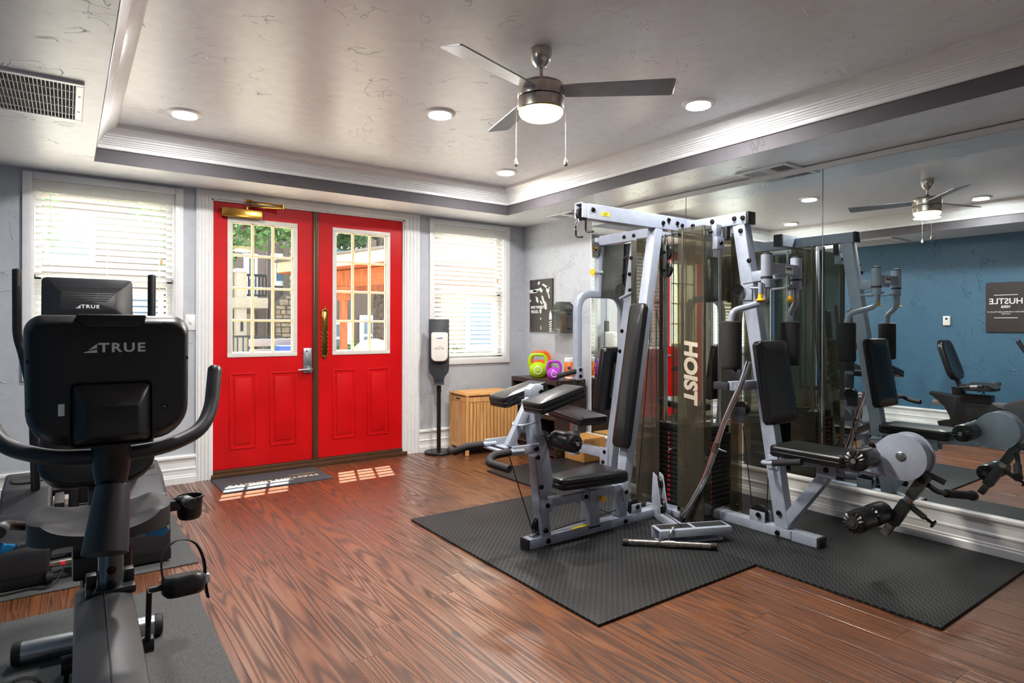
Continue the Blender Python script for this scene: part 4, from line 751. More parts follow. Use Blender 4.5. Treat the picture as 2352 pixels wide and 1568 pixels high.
for y, z in ((2.935, 1.62), (2.95, 1.51), (2.945, 1.40), (3.02, 1.12), (3.04, .98)): bolt((3.129, y + .02, z), nX)
# loose bars
lbar = thing('pulldown_bar', 'long chrome pulldown bar with angled ends leaning against the weight tower', 'bar', (2.94, 2.37, .012))
def on(px): return V(px)
LB = [(2.925, 2.345, .040), (2.955, 2.215, .285), (2.985, 2.115, .62), (3.005, 2.02, .835), (3.02, 1.985, .96)]
obj('shaft', tube(NB(), LB, .0155, 16, .10), 'chrome', lbar); obj('end_plug', cyl(NB(), LB[0], V(LB[0]) + (V(LB[0]) - V(LB[1])).normalized() * .02, .0165, seg=14), 'rubber_black', lbar)
mid = V(LB[2]) * .55 + V(LB[1]) * .45; dm = (V(LB[2]) - V(LB[1])).normalized(); obj('swivel_collar', cyl(NB(), mid - dm * .03, mid + dm * .03, .0195, seg=18, bev=.003), 'worn_chrome', lbar); obj('swivel_eye', tube(NB(), [mid, mid + V((.01, -.045, -.012)), mid + V((.03, -.05, -.02)), mid + V((.04, -.03, -.02))], .005, 8, .02), 'chrome', lbar)
sbar = thing('straight_bar', 'short worn chrome straight bar lying on the tread mat', 'bar', (2.545, 2.125, .012)); b0, b1 = V((2.362, 2.262, .031)), V((2.680, 1.955, .031)); bd = (b1 - b0).normalized()
obj('shaft', cyl(NB(), b0, b1, .0160, seg=16), 'worn_chrome', sbar); obj('end_plug', cyl(NB(), b0 - bd * .018, b0 + bd * .012, .018, seg=16), 'rubber_black', sbar); obj('end_plug', cyl(NB(), b1 - bd * .018, b1 + bd * .012, .018, seg=16), 'rubber_black', sbar); bc = (b0 + b1) / 2; obj('swivel_collar', cyl(NB(), bc - bd * .028, bc + bd * .028, .0195, seg=18, bev=.003), 'worn_chrome', sbar)
bm = NB(); tube(bm, [bc + V((0, 0, .012)), bc + V((.005, .008, .03)), bc + V((-.008, .012, .03)), bc + V((0, 0, .012))], .003, 8); obj('swivel_eye', bm, 'steel_satin', sbar); tube_pts = [bc + V((0, .005, .03)), bc + V((.02, .02, .055)), bc + V((.045, .018, .085)), bc + V((.03, -.002, .085)), bc + V((.0, .0, .05)), bc + V((0, .005, .03))]; obj('snap_link', tube(NB(), tube_pts, .0038, 8, .015), 'worn_chrome', sbar)
# ------------------------------------------------------------------ tread mats under the gym
for i, (a, b, c, d, lab) in enumerate(((1.649, 2.684, 1.722, 3.31, 'black tread-plate rubber mat under the curl seat'), (2.688, 3.755, .95, 2.518, 'black tread-plate rubber mat under the leg lever along the mirror'), (2.70, 3.755, 2.522, 4.088, 'black tread-plate rubber mat under the chest press seat'))):
    tag(obj('rubber_mat', box(NB(), (a, c, 0.0005), (b, d, .012), .003, 2), TREAD), lab, 'mat', 'rubber mats under the gym machine')
# ------------------------------------------------------------------ recumbent bike (faces away from the doors)
BX = .087
bike = thing('recumbent_bike', 'black recumbent exercise bike with large console, wide seat and blue levers', 'exercise bike', (BX, 1.95, .007))
def bp(name, bm, m='plastic_black', parent=None, ang=40, label=None):
    o = obj(name, bm, m, parent or bike, ang)
    if label: o['label'] = label
    return o
def logo(parent, o, size, face=FY, tri=1.):
    """slanted sail mark and bold TRUE"""
    h = size * .72; mx = face(o)
    text('TRUE', mx @ M.Translation((size * .28, 0, 0)), size, 'print_white', parent, off=size * .03, sx=1.16, space=1.22)
    bm = NB(); x0 = -size * 2.30
    prism(bm, [(x0, -h / 2), (x0 + h * 1.25, -h / 2), (x0 + h * 1.25, -h * .16), (x0 + h * .28, -h * .36)], mx, .0006); prism(bm, [(x0 + h * .45, -h * .22), (x0 + h * 1.25, .0), (x0 + h * 1.25, h * .5)], mx, .0006); obj('sail_mark', bm, 'print_white', parent)
# console
co = []
Wc, z0c, z1c = .169, .868, 1.168
def cons_outline(w, zb, zt, rt, rb, crown, n=7):
    pts = []; zc = (zb + zt) / 2; h = (zt - zb)
    base = rrect(2 * w, h, rt, n, rb); out = []
    for x, y in base:
        yy = y + (crown * (1 - (x / w) ** 2) if y > 0 else -crown * .25 * (1 - (x / w) ** 2)); taper = 1 - .05 * max(0, -y / h * 2); out.append((x * taper, yy))
    return out
cmx = frameM((1, 0, 0), (0, math.sin(.10), math.cos(.10)), (0, -math.cos(.10), math.sin(.10)), (BX, 1.80, 1.018))
con = bp('console', loft(NB(), cons_outline(Wc, z0c, z1c, .035, .075, .012), cmx, [(.86, .84, -.030), (.97, .96, -.02), (1., 1., .0), (1., 1., .014), (.992, .985, .024), (.975, .95, .036), (.95, .90, .047), (.925, .86, .052), (.90, .83, .0535), (.5, .5, .054), (.1, .1, .054)]))
bp('console_cap', prism(NB(), [(-.072, .0), (.072, .0), (.068, -.018), (.05, -.034), (-.05, -.034), (-.068, -.018)], cmx @ M.Translation((0, .153, .012)), .0445, .006, 3), 'plastic_black', con)
for x, y in ((-.095, .128), (.11, .128), (-.158, .045), (.158, .045), (-.155, -.065), (.15, -.065)): bp('screw', cyl(NB(), cmx @ V((x, y, .040 if abs(x) < .12 else .028)), cmx @ V((x, y, .0545 if abs(x) < .12 else .048)), .0050, seg=12), 'rubber_black', con)
logo(con, cmx @ V((.012, .072, .0545)), .030, lambda o: M.Translation(o) @ cmx.to_3x3().to_4x4())
mc = bp('mount_cover', loft(NB(), rrect(.158, .142, .012), cmx @ M.Translation((.0, -.082, .050)), [(1.07, 1.07, 0), (1.07, 1.07, .007), (1.03, 1.03, .008), (1.0, 1.0, .004), (.96, .95, .010), (.66, .50, .046, -.018), (.60, .44, .048, -.018)]), 'plastic_black', con)
for x, y in ((-.056, -.055), (.056, -.055), (-.056, -.135), (.056, -.135)): bp('screw', cyl(NB(), cmx @ V((x, y, .055)), cmx @ V((x, y, .079)), .006, seg=12), 'rubber_black', mc)
bp('sticker', prism(NB(), rrect(.012, .027, .001), cmx @ M.Translation((-.098, -.068, .0535)), .001), 'print_white', con); pt = bp('data_port', prism(NB(), rrect(.013, .012, .001), cmx @ M.Translation((.108, -.074, .0535)), .001), 'vent_dark', con); bp('port_light', prism(NB(), rrect(.006, .004, .001), cmx @ M.Translation((.108, -.074, .0546)), .0006), 'lcd_green', pt)
# mast, collar, handlebar
mt, mbm = V((BX, 1.775, .90)), V((BX, 1.80, .50))
def mp(z): return mbm + (mt - mbm) * ((z - mbm.z) / (mt.z - mbm.z))
bp('mast_tube', cyl(NB(), mbm, mp(.86), .0265, seg=28), 'mast_grey'); bp('mast_collar', lathe(NB(), [(.028, .768), (.033, .77), (.038, .80), (.040, .832), (.041, .834), (.041, .87), (.045, .905), (.03, .91)], M.Translation((mp(.84).x, mp(.84).y, 0)), 28), 'plastic_black')
for s in (-1, 1):
    bp('handlebar', tube(NB(), [(BX, 1.785, .833), (BX + s * .12, 1.80, .838), (BX + s * .205, 1.835, .868), (BX + s * .238, 1.88, .92), (BX + s * .255, 1.93, 1.022)], .0185, 16, .09), 'shell_grey'); e = V((BX + s * .255, 1.93, 1.022)); d = (V((BX + s * .255, 1.93, 1.022)) - V((BX + s * .238, 1.88, .92))).normalized(); bp('bar_end', lathe(NB(), [(.0187, -.01), (.0187, .004), (.013, .011), (0, .012)], axisM(e, e + d), 16), 'plastic_black')
# mast sleeve cover, slanting
bp('mast_cover', tube(NB(), [(BX + .002, 1.760, .762), (BX - .006, 1.73, .70), (BX - .016, 1.695, .625)], [.036, .047], 24), 'shell_grey')
for z in (.525, .56): bp('mast_bolt', lathe(NB(), [(.010, 0), (.010, .003), (.006, .006), (0, .006)], axisM(mp(z) + V((0, -.0255, 0)), mp(z) + V((0, -.1, 0))), 14), 'bolt_dark')
# front housing
hs = NB(); prof = [(2.10, .20), (2.10, .40), (1.95, .47), (1.84, .502), (1.60, .512), (1.20, .500), (1.06, .45), (1.02, .33), (1.04, .10), (1.20, .07), (2.0, .09)]
bmh = NB(); L = []
for xo, sc in ((-.060, .88), (-.056, .96), (-.036, .995), (-.014, 1.012), (.0, 1.018), (.014, 1.012), (.036, .995), (.056, .96), (.060, .88)): L.append([bmh.verts.new((BX - .022 + .014 * (y - 1.2) + xo, 1.56 + (y - 1.56) * (.96 + .04 * sc), .30 + (z - .30) * sc)) for y, z in prof])
for i in range(len(L) - 1):
    for k in range(len(prof)): bmh.faces.new((L[i][k], L[i][(k + 1) % len(prof)], L[i + 1][(k + 1) % len(prof)], L[i + 1][k]))
bmh.faces.new(list(reversed(L[0]))); bmh.faces.new(L[-1]); hsg = bp('drive_housing', bmh, 'shell_grey')
bp('seam', tube(NB(), [(BX - .013, 1.84, .506), (BX - .0165, 1.60, .516), (BX - .022, 1.20, .504)], .0016, 6), 'rubber_black', hsg)
bm = NB(); box(bm, (BX - .052, 1.765, .495), (BX + .052, 1.86, .516), .008, 2); box(bm, (BX - .05, 1.80, .51), (BX - .028, 1.83, .545), .004); box(bm, (BX + .028, 1.80, .51), (BX + .05, 1.83, .545), .004); bp('mast_foot', bm, 'plastic_black', hsg)
# cranks and pedals
cc = V((BX, 1.87, .315))
def pedal(s, tip):
    tip = V(tip); root = cc + V((s * .085, 0, 0)); bp('crank_arm', beam(NB(), root, tip, .024, .012, (1, 0, 0), .004), 'iron_black'); p0 = tip + V((s * .03, 0, 0)); sp = bp('spindle', cyl(NB(), tip, tip + V((s * .04, 0, 0)), .008), 'iron_black')
    mx = frameM((1, 0, .0), (0, .97, -.24), (0, .24, .97), tip + V((s * .078, 0, 0))); pd = bp('pedal', loft(NB(), rrect(.100, .105, .03), mx, [(.8, .85, -.028), (.97, .97, -.02), (1, 1, 0), (.97, .97, .016), (.85, .88, .022)]), 'plastic_black')
    bp('foot_strap', tube(NB(), [mx @ V((-.045, .0, .01)), mx @ V((-.052, .0, .07)), mx @ V((-.02, .0, .115)), mx @ V((.03, .0, .105)), mx @ V((.054, .0, .05)), mx @ V((.052, -.0, -.01)), mx @ V((.058, .0, -.05))], .004, 8, .04, flat=(.004, .034)), 'rubber_black', pd); bp('strap_buckle', box(NB(), (-.007, -.02, -.012), (.007, .02, .014), .003, 1, mx @ M.Translation((.055, 0, .0))), 'steel_satin', pd)
pedal(1, (BX + .085, 1.835, .468)); pedal(-1, (BX - .098, 1.905, .175))
bp('crank_hub', cyl(NB(), cc - V((.098, 0, 0)), cc + V((.098, 0, 0)), .022), 'iron_black')
# frame, stabiliser
bp('center_frame', beam(NB(), (BX, 2.05, .30), (BX, 2.66, .12), .07, .09), 'plastic_black'); st = bp('rear_stabiliser', cyl(NB(), (-.135, 2.655, .045), (.275, 2.62, .045), .036, seg=28), 'steel_satin'); ax = (V((.275, 2.62, .045)) - V((-.135, 2.655, .045))).normalized()
for p, s in ((V((-.135, 2.655, .045)), -1), (V((.275, 2.62, .045)), 1)): bp('end_cap', lathe(NB(), [(.037, -.012), (.038, .0), (.036, .012), (.025, .016), (0, .016)], axisM(p, p + ax * s), 24), 'rubber_black', st)
bp('front_stabiliser', cyl(NB(), (BX - .27, 1.10, .045), (BX + .27, 1.10, .045), .036, seg=24), 'steel_satin')
# seat rail, carriage, seat and back
bp('seat_rail', beam(NB(), (BX, 2.06, .385), (BX, 2.72, .36), .06, .05), 'steel_satin'); bp('rail_cap', box(NB(), (BX - .034, 2.045, .355), (BX + .034, 2.062, .415), .006), 'rubber_black'); 
bmk = NB(); prism(bmk, [(2.10, .09), (2.10, .33), (2.14, .35), (2.24, .42), (2.74, .475), (2.745, .44), (2.66, .40), (2.59, .33), (2.545, .24), (2.525, .09)], frameM((0, 1, 0), (0, 0, 1), (1, 0, 0), (BX - .05, 0, 0)), .10, .012, 2); bp('rear_shroud', bmk, 'plastic_black')
bp('carriage', box(NB(), (BX - .075, 2.20, .40), (BX + .075, 2.46, .47), .012, 2), 'plastic_black')
so_ = [(a * .40, b * .36) for a, b in rrect(1, 1, .3, 8)]
def saddle(bm, w, l):
    rows = []; nx, ny = 22, 14
    def pt(u, v, top):
        # u,v in -1..1 superellipse
        r = max(abs(u), abs(v)); a = math.atan2(v, u); rr_ = (abs(math.cos(a)) ** 3.2 + abs(math.sin(a)) ** 3.2) ** (-1 / 3.2) if r else 0; q = r * rr_; x, y = q * math.cos(a) * w / 2, q * math.sin(a) * l / 2
        z = (.030 * abs(u) ** 2.2 - .012 * (1 - abs(u)) * (v < 0) * abs(v)) if top else -.055 + .012 * r
        if r > .9 and top: z -= .012 * ((r - .9) / .1)
        return (BX + x, 2.31 + y, .562 + z)
    g = {}
    for top in (1, 0):
        for i in range(nx + 1):
            for j in range(ny + 1): g[top, i, j] = bm.verts.new(pt(2 * i / nx - 1, 2 * j / ny - 1, top))
        for i in range(nx):
            for j in range(ny):
                f = (g[top, i, j], g[top, i + 1, j], g[top, i + 1, j + 1], g[top, i, j + 1]); bm.faces.new(f if top else tuple(reversed(f)))
    rim = [(i, 0) for i in range(nx)] + [(nx, j) for j in range(ny)] + [(i, ny) for i in range(nx, 0, -1)] + [(0, j) for j in range(ny, 0, -1)]
    for k in range(len(rim)): a, b = rim[k], rim[(k + 1) % len(rim)]; bm.faces.new((g[0, a[0], a[1]], g[0, b[0], b[1]], g[1, b[0], b[1]], g[1, a[0], a[1]]))
    return bm
bp('seat', saddle(NB(), .37, .30), 'seat_grey', ang=50)
tb = .32; bkm = frameM((1, 0, 0), (0, math.sin(tb), math.cos(tb)), (0, -math.cos(tb), math.sin(tb)), (BX, 2.565, .815)); bo = [(x * (.92 + .10 * (y < 0)), y) for x, y in rrect(.325, .43, .09, 7)]
bp('backrest', loft(NB(), bo, bkm, [(.9, .92, -.03), (1, 1, -.018), (1, 1, .012), (.95, .96, .026), (.88, .9, .03), (.6, .66, .020), (.2, .25, .014)]), 'vinyl_black', ang=50); bp('backrest_post', beam(NB(), (BX, 2.44, .45), (BX, 2.545, .72), .06, .03, (0, 1, 0)), 'plastic_black')
for s in (-1, 1):
    hbp = [(BX + s * .05, 2.46, .50), (BX + s * .20, 2.46, .52), (BX + s * .235, 2.40, .55), (BX + s * .24, 2.22, .575)]
    bp('side_handle', tube(NB(), hbp, .014, 14, .05), 'plastic_black'); bp('hand_grip', tube(NB(), [(BX + s * .238, 2.34, .560), (BX + s * .24, 2.205, .577)], .017, 14), 'rubber_black'); bp('pulse_plate', tube(NB(), [(BX + s * .2384, 2.31, .5635), (BX + s * .2395, 2.25, .5713)], .0176, 14), 'steel_satin')
    cm = M.Translation((BX + s * .262, 2.42, .475)); 
    if s > 0: bp('cup_holder', lathe(NB(), [(0, 0), (.032, 0), (.038, .01), (.042, .07), (.046, .072), (.046, .078), (.040, .078), (.036, .012), (0, .008)], cm, 24), 'plastic_black'); bp('holder_arm', beam(NB(), (BX + .10, 2.42, .530), (BX + .235, 2.42, .530), .05, .035), 'plastic_black')
for s, p in ((1, [(BX + .05, 2.28, .490), (BX + .10, 2.24, .497), (BX + .125, 2.23, .50)]), (-1, [(BX - .05, 2.34, .490), (BX - .14, 2.33, .497), (BX - .215, 2.32, .50)])):
    lv = bp('lever_rod', tube(NB(), p, .006, 10, .02), 'steel_satin'); a, b = V(p[-2]), V(p[-1]); d = (b - a).normalized(); q = frameM((s, 0, .05), (0, .15, 1), (0, -s, .15), b); bp('lever_paddle', prism(NB(), [(-.012, -.006), (.012, -.006), (.018, -.012), (.030, -.0165), (.044, -.012), (.049, 0), (.044, .012), (.030, .0165), (.018, .012), (.012, .006), (-.012, .006)], q @ M.Translation((0, 0, -.005)), .010, .003, 2), 'lever_blue', lv)
tag(obj('floor_mat', box(NB(), (-.42, .62, .0005), (.452, 3.072, .0065), .002, 1), 'mat_speckle'), 'thin speckled grey mat under the recumbent bike', 'mat', 'speckled machine mats')
# ------------------------------------------------------------------ elliptical behind the bike
EX = .080
el = thing('elliptical_trainer', 'black elliptical trainer with vented console and tall arms by the window', 'elliptical', (EX, 3.9, .007))
def ep(name, bm, m='plastic_black', parent=None, ang=40): return obj(name, bm, m, parent or el, ang)
emx = frameM((1, 0, 0), (0, math.sin(.18), math.cos(.18)), (0, -math.cos(.18), math.sin(.18)), (EX, 3.50, 1.258))
ec = ep('console', loft(NB(), rrect(.352, .225, .022, 4), emx, [(.95, .95, -.03), (1, 1, -.02), (1, 1, .004), (.97, .96, .01), (.62, .40, .030), (.60, .38, .031)]), 'plastic_dark')
for k in range(7):
    z = .062 - k * .0105; hw = .128 - k * .0095
    zz = min(.031, .01 + (.96 - z / .1125) / .56 * .0205)
    for a, b in ((-hw, -hw * .36), (-hw * .33, hw * .33), (hw * .36, hw)): ep('vent_slot', box(NB(), (a, -.0024, -.0012), (b, .0024, .0012), 0, 1, emx @ M.Translation((0, z, zz)) @ M.Rotation(-.30 if zz < .0305 else 0., 4, 'X')), 'rubber_black', ec)
logo(ec, emx @ V((.0, -.028, .0312)), .022, lambda o: M.Translation(o) @ emx.to_3x3().to_4x4())
ep('mast', beam(NB(), (EX, 3.56, 1.16), (EX, 3.62, .30), .07, .055, (0, 1, 0), .01), 'plastic_black'); ep('mast_grip', tube(NB(), [(EX - .10, 3.52, 1.10), (EX - .02, 3.56, 1.06), (EX + .02, 3.56, 1.06), (EX + .10, 3.52, 1.10)], .016, 12, .03), 'rubber_black')
for s in (-1, 1):
    ep('arm', tube(NB(), [(EX + s * .20, 3.72, .30), (EX + s * .21, 3.66, .80), (EX + s * .245, 3.60, 1.02), (EX + s * .265, 3.60, 1.10), (EX + s * .268, 3.62, 1.40)], .0185, 14, .08), 'plastic_black'); ep('arm_tip', lathe(NB(), [(.019, 0), (.016, .008), (0, .012)], M.Translation((EX + s * .268, 3.62, 1.398)), 14), 'rubber_black')
    hm = frameM((0, 1, 0), (0, 0, 1), (1, 0, 0), (EX + s * .235 - .095, 0, 0)); hd = ep('side_housing', prism(NB(), [(3.43, .02), (3.40, .06), (3.40, .16), (3.43, .21), (3.56, .30), (3.72, .375), (3.98, .40), (4.10, .38), (4.14, .30), (4.14, .04), (4.12, .02)], hm, .19, .022, 3), 'plastic_dark')
    ep('housing_cap', loft(NB(), rrect(.12, .09, .044, 6), M.Translation((EX + s * .235, 3.86, .389)) @ M.Rotation(.09, 4, 'X'), [(1.2, 1.3, -.004), (1.2, 1.3, .004), (1, 1, .006), (.9, .9, .004)]), 'rubber_black', hd); ep('housing_skirt', box(NB(), (EX + s * .235 - .098, 3.405, .015), (EX + s * .235 + .098, 3.44, .075), .01, 2), 'plastic_black', hd)
    ep('foot_wheel', cyl(NB(), (EX + s * .13, 3.40, .04), (EX + s * .155, 3.40, .04), .026, seg=18, bev=.004), 'rubber_black'); ep('mast_brace', cyl(NB(), (EX + s * .055, 3.60, .12), (EX + s * .05, 3.58, .75), .021, seg=14), 'plastic_black')
for y, z, r in ((3.42, .09, .016), (3.48, .15, .014), (3.55, .07, .02)): ep('cross_tube', cyl(NB(), (EX - .19, y, z), (EX + .19, y, z), r, seg=14), 'worn_chrome' if y < 3.5 else 'plastic_black')
ep('drive_box', box(NB(), (EX - .06, 3.44, .04), (EX + .055, 3.56, .22), .015, 2), 'plastic_black'); ep('power_switch', box(NB(), (EX - .105, 3.402, .082), (EX - .085, 3.41, .098), .002), 'number_red'); ep('resistance_drum', cyl(NB(), (EX + .04, 3.47, .20), (EX + .15, 3.47, .20), .035, seg=20, bev=.006), 'plastic_black')
for s in (-1, 1): ep('foot_plate', loft(NB(), rrect(.15, .36, .05), M.Translation((EX + s * .11, 4.10, .34 + s * .06)), [(1, 1, 0), (1.04, 1.03, .03), (.95, .97, .035), (.9, .93, .02)]), 'rubber_black'); ep('foot_bar', beam(NB(), (EX + s * .11, 3.6, .32 + s * .03), (EX + s * .11, 4.6, .30 + s * .06), .04, .05), 'plastic_black')
ep('rear_base', box(NB(), (EX - .26, 4.55, .01), (EX + .26, 4.66, .06), .012), 'plastic_black'); ep('base_spine', box(NB(), (EX - .05, 3.5, .012), (EX + .05, 4.6, .06), .01), 'plastic_black'); ep('power_cord', tube(NB(), [(EX - .09, 3.41, .07), (EX - .12, 3.37, .02), (EX - .16, 3.34, .013), (EX - .20, 3.38, .013), (EX - .33, 3.36, .013)], .004, 8, .03), 'cable_black')
tag(obj('floor_mat', box(NB(), (-.46, 3.318, .0005), (.52, 4.80, .0065), .002, 1), 'mat_speckle'), 'thin speckled grey mat under the elliptical trainer', 'mat', 'speckled machine mats')
# ------------------------------------------------------------------ cabinet, kettlebells, hamper, dispenser, boxes
cb = thing('open_cabinet', 'dark espresso open shelf cabinet with two compartments below the poster', 'shelf', (3.6, 4.43, 0)); x0, x1, y0, y1, zt = 3.423, 3.762, 4.100, 4.765, .680; t = .028
obj('top_board', box(NB(), (x0, y0, zt - .04), (x1, y1, zt), .002, 1), 'espresso', cb)
for q in (y0, (y0 + y1) / 2 - t / 2, y1 - t): obj('upright_panel', box(NB(), (x0, q, .0), (x1, q + t, zt - .04), .002, 1), 'espresso', cb)
obj('bottom_board', box(NB(), (x0, y0 + t, .02), (x1, y1 - t, .05), .002, 1), 'espresso', cb); obj('back_board', box(NB(), (x1 - .008, y0 + t, .05), (x1, y1 - t, zt - .04)), 'espresso', cb)
for a, b in ((y0 + t, (y0 + y1) / 2 - t / 2), ((y0 + y1) / 2 + t / 2, y1 - t)): obj('shelf_board', box(NB(), (x0 + .004, a, .33), (x1 - .008, b, .355), .002, 1), 'espresso', cb)
for x, z in ((x0 + .03, zt - .02), (x1 - .03, zt - .02), (x0 + .03, .05), (x1 - .03, .05)): obj('screw', cyl(NB(), (x, y0 + .001, z), (x, y0 - .001, z), .005, seg=10), 'steel_satin', cb)
pbm = NB(); bmesh.ops.create_icosphere(pbm, subdivisions=4, radius=1, matrix=M.Identity(4)); pr_ = random.Random(4); fr_ = [(V((pr_.uniform(-1, 1), pr_.uniform(-1, 1), pr_.uniform(-1, 1))) * 5, pr_.uniform(0, 6)) for _ in range(9)]
for v in pbm.verts:
    n = v.co.normalized(); k_ = 1 + .10 * sum(math.sin(a.dot(n) * 1.6 + b) for a, b in fr_) / 2.2; v.co = V((3.50 + n.x * .055 * k_, 4.265 + n.y * .085 * k_, .3555 + max(0., (n.z + .75)) * .026 * k_))
tag(obj('crumpled_bag', pbm, 'plastic_bag', None, 20), 'crumpled pale plastic bag on the cabinet shelf', 'bag')
def kettlebell(x, y, s, m, lab, rot):
    k = thing('kettlebell', lab, 'kettlebell', (x, y, zt), 'kettlebells on the cabinet'); R = M.Translation((x, y, zt)) @ M.Rotation(rot, 4, 'Z') @ M.Diagonal((s, s, s, 1))
    obj('body', lathe(NB(), [(0, 0), (.045, 0), (.055, .004), (.078, .035), (.085, .07), (.078, .105), (.055, .132), (.025, .145), (0, .146)], R, 36), m, k)
    obj('handle', tube(NB(), [R @ V(p) for p in ((-.068, 0, .085), (-.085, 0, .15), (-.062, 0, .215), (.062, 0, .215), (.085, 0, .15), (.068, 0, .085))], .0165 * s, 14, .05), m, k)
    bd_ = NB(); lathe(bd_, [(.030, -.0015), (.0335, .0005), (.037, -.0015)], R @ frameM((1, 0, 0), (0, 0, 1), (0, -1, 0), (0, -.0845, .07)), 28); obj('badge_ring', bd_, 'print_white', k); text('FITNESS', R @ frameM((1, 0, 0), (0, 0, 1), (0, -1, 0), (0, -.0855, .07)), .013, 'print_white', k)
ra = -math.radians(38)
kettlebell(3.535, 4.500, .98, 'kettle_green', 'lime green kettlebell on the cabinet', ra); kettlebell(3.69, 4.66, 1.04, 'kettle_orange', 'orange kettlebell standing behind the green one', ra); kettlebell(3.515, 4.245, .74, 'kettle_purple', 'small purple kettlebell on the cabinet', ra)
wp = thing('wipes_canister', 'orange and white wipes canister on the cabinet', 'canister', (3.66, 4.205, zt)); wm = M.Translation((3.66, 4.205, zt))
obj('body', lathe(NB(), [(0, 0), (.041, 0), (.043, .004), (.043, .15), (.041, .153), (0, .153)], wm, 28), 'wipes_orange', wp); obj('lid', lathe(NB(), [(0, .153), (.044, .153), (.045, .158), (.044, .185), (.038, .190), (0, .190)], wm, 28), 'print_white', wp); obj('label_band', lathe(NB(), [(.0433, .006), (.0436, .02), (.0433, .022)], wm, 28), 'print_white', wp); dirv = V((-.66, -.75, 0)); lm = frameM((.75, -.66, 0), (0, 0, 1), dirv, V((3.66, 4.205, zt + .10)) + dirv * .0437); obj('brand_patch', prism(NB(), rrect(.030, .028, .012), lm, .0008), 'logo_blue', wp); text('WIPES', lm @ M.Translation((0, -.058, .0006)), .016, 'print_white', wp)
hm_ = thing('bamboo_hamper', 'slatted bamboo laundry hamper with lid by the window', 'hamper', (3.09, 4.84, 0)); rz = -.06; hw, hd2, hh = .54, .34, .548; HR = M.Translation((2.868, 4.672, 0)) @ M.Rotation(rz, 4, 'Z')
def hb_(name, lo, hi, parent=None, bev=.003): return obj(name, box(NB(), lo, hi, bev, 1, HR), 'bamboo', parent or hm_)
for a in (0, hw - .028):
    for b in (0, hd2 - .028): hb_('leg', (a, b, 0), (a + .028, b + .028, hh - .02))
for z in (.055, hh - .075):
    for b in (.004, hd2 - .022): hb_('rail', (.028, b, z), (hw - .028, b + .018, z + .045 if z > .1 else z + .03))
    for a in (.004, hw - .022): hb_('rail', (a, .028, z), (a + .018, hd2 - .028, z + .045 if z > .1 else z + .03))
for i in range(13): q = .036 + i * (hw - .072 - .031) / 12; hb_('slat', (q, .008, .08), (q + .031, .016, hh - .07), None, .002); hb_('slat', (q, hd2 - .016, .08), (q + .031, hd2 - .008, hh - .07), None, .002)
for i in range(8): q = .034 + i * (hd2 - .068 - .031) / 7; hb_('slat', (.008, q, .08), (.016, q + .031, hh - .07), None, .002); hb_('slat', (hw - .016, q, .08), (hw - .008, q + .031, hh - .07), None, .002)
obj('liner', box(NB(), (.022, .022, .06), (hw - .022, hd2 - .022, hh - .07), 0, 1, HR), 'doormat_grey', hm_)
ld2 = hb_('lid', (-.004, -.004, hh - .02), (hw + .004, hd2 + .004, hh), None, .004)
for i in range(7): q = .02 + i * (hd2 - .04 - .036) / 6; hb_('lid_slat', (.03, q, hh), (hw - .03, q + .036, hh + .006), ld2, .002)
obj('hand_slot', box(NB(), (-.001, hd2 * .5 - .035, hh - .058), (.006, hd2 * .5 + .035, hh - .046), .003, 1, HR), 'vent_dark', hm_)
sd = thing('sanitizer_stand', 'hand sanitizer dispenser on a grey floor stand with round base', 'sanitizer stand', (2.735, 4.935, 0)); sx, sy = 2.735, 4.935
obj('base', lathe(NB(), [(0, 0), (.128, 0), (.130, .006), (.130, .016), (.124, .022), (.02, .026), (0, .026)], M.Translation((sx, sy, 0)), 48), 'iron_black', sd); obj('pole', cyl(NB(), (sx, sy, .02), (sx, sy, .60), .0185, seg=20), 'iron_black', sd); obj('pole_collar', cyl(NB(), (sx, sy, .55), (sx, sy, .615), .022, seg=20, bev=.003), 'iron_black', sd)
sa = math.radians(-30); SM = M.Translation((sx, sy, 0)) @ M.Rotation(sa, 4, 'Z')
pl = [(-.092, 1.215), (.092, 1.215), (.092, .77), (.086, .735), (.05, .69), (.042, .64), (-.042, .64), (-.05, .69), (-.086, .735), (-.092, .77)]; obj('back_plate', prism(NB(), pl, SM @ frameM((1, 0, 0), (0, 0, 1), (0, -1, 0), (0, .0, 0)), .006, .002), 'stand_grey', sd)
obj('drip_lip', box(NB(), (-.042, -.085, -.003), (.05, .0, .003), .002, 1, SM @ M.Translation((0, -.004, .640)) @ M.Rotation(.12, 4, 'X')), 'stand_grey', sd)
dp = obj('dispenser', loft(NB(), rrect(.150, .262, .02, 5, .045), SM @ frameM((1, 0, 0), (0, 0, 1), (0, -1, 0), (.006, -.006, .965)), [(1, 1, 0), (1, 1, .06), (.97, .98, .085), (.9, .94, .098), (.4, .5, .103)]), 'dispenser_white', sd, 45)
obj('view_window', prism(NB(), [(-.036, 0), (.036, 0), (.034, .012), (0, .038), (-.034, .012)], SM @ frameM((1, 0, 0), (0, 0, 1), (0, -1, 0), (.006, -.106, .945)), .003, .001), 'plastic_dark', dp); obj('top_window', prism(NB(), [(-.03, 0), (.03, 0), (.02, -.012), (-.02, -.012)], SM @ frameM((1, 0, 0), (0, 0, 1), (0, -1, 0), (.006, -.098, 1.088)), .004), 'plastic_dark', dp)
obj('brand_patch', prism(NB(), [(-.028, -.012), (.024, -.009), (.028, .014), (-.024, .011)], SM @ frameM((1, 0, 0), (0, 0, 1), (0, -1, 0), (.006, -.107, 1.035)), .0012), 'logo_blue', dp); text('PURELL', SM @ frameM((1, 0, 0), (0, 0, 1), (0, -1, 0), (.006, -.1086, 1.035)), .014, 'print_white', dp, off=.0004)
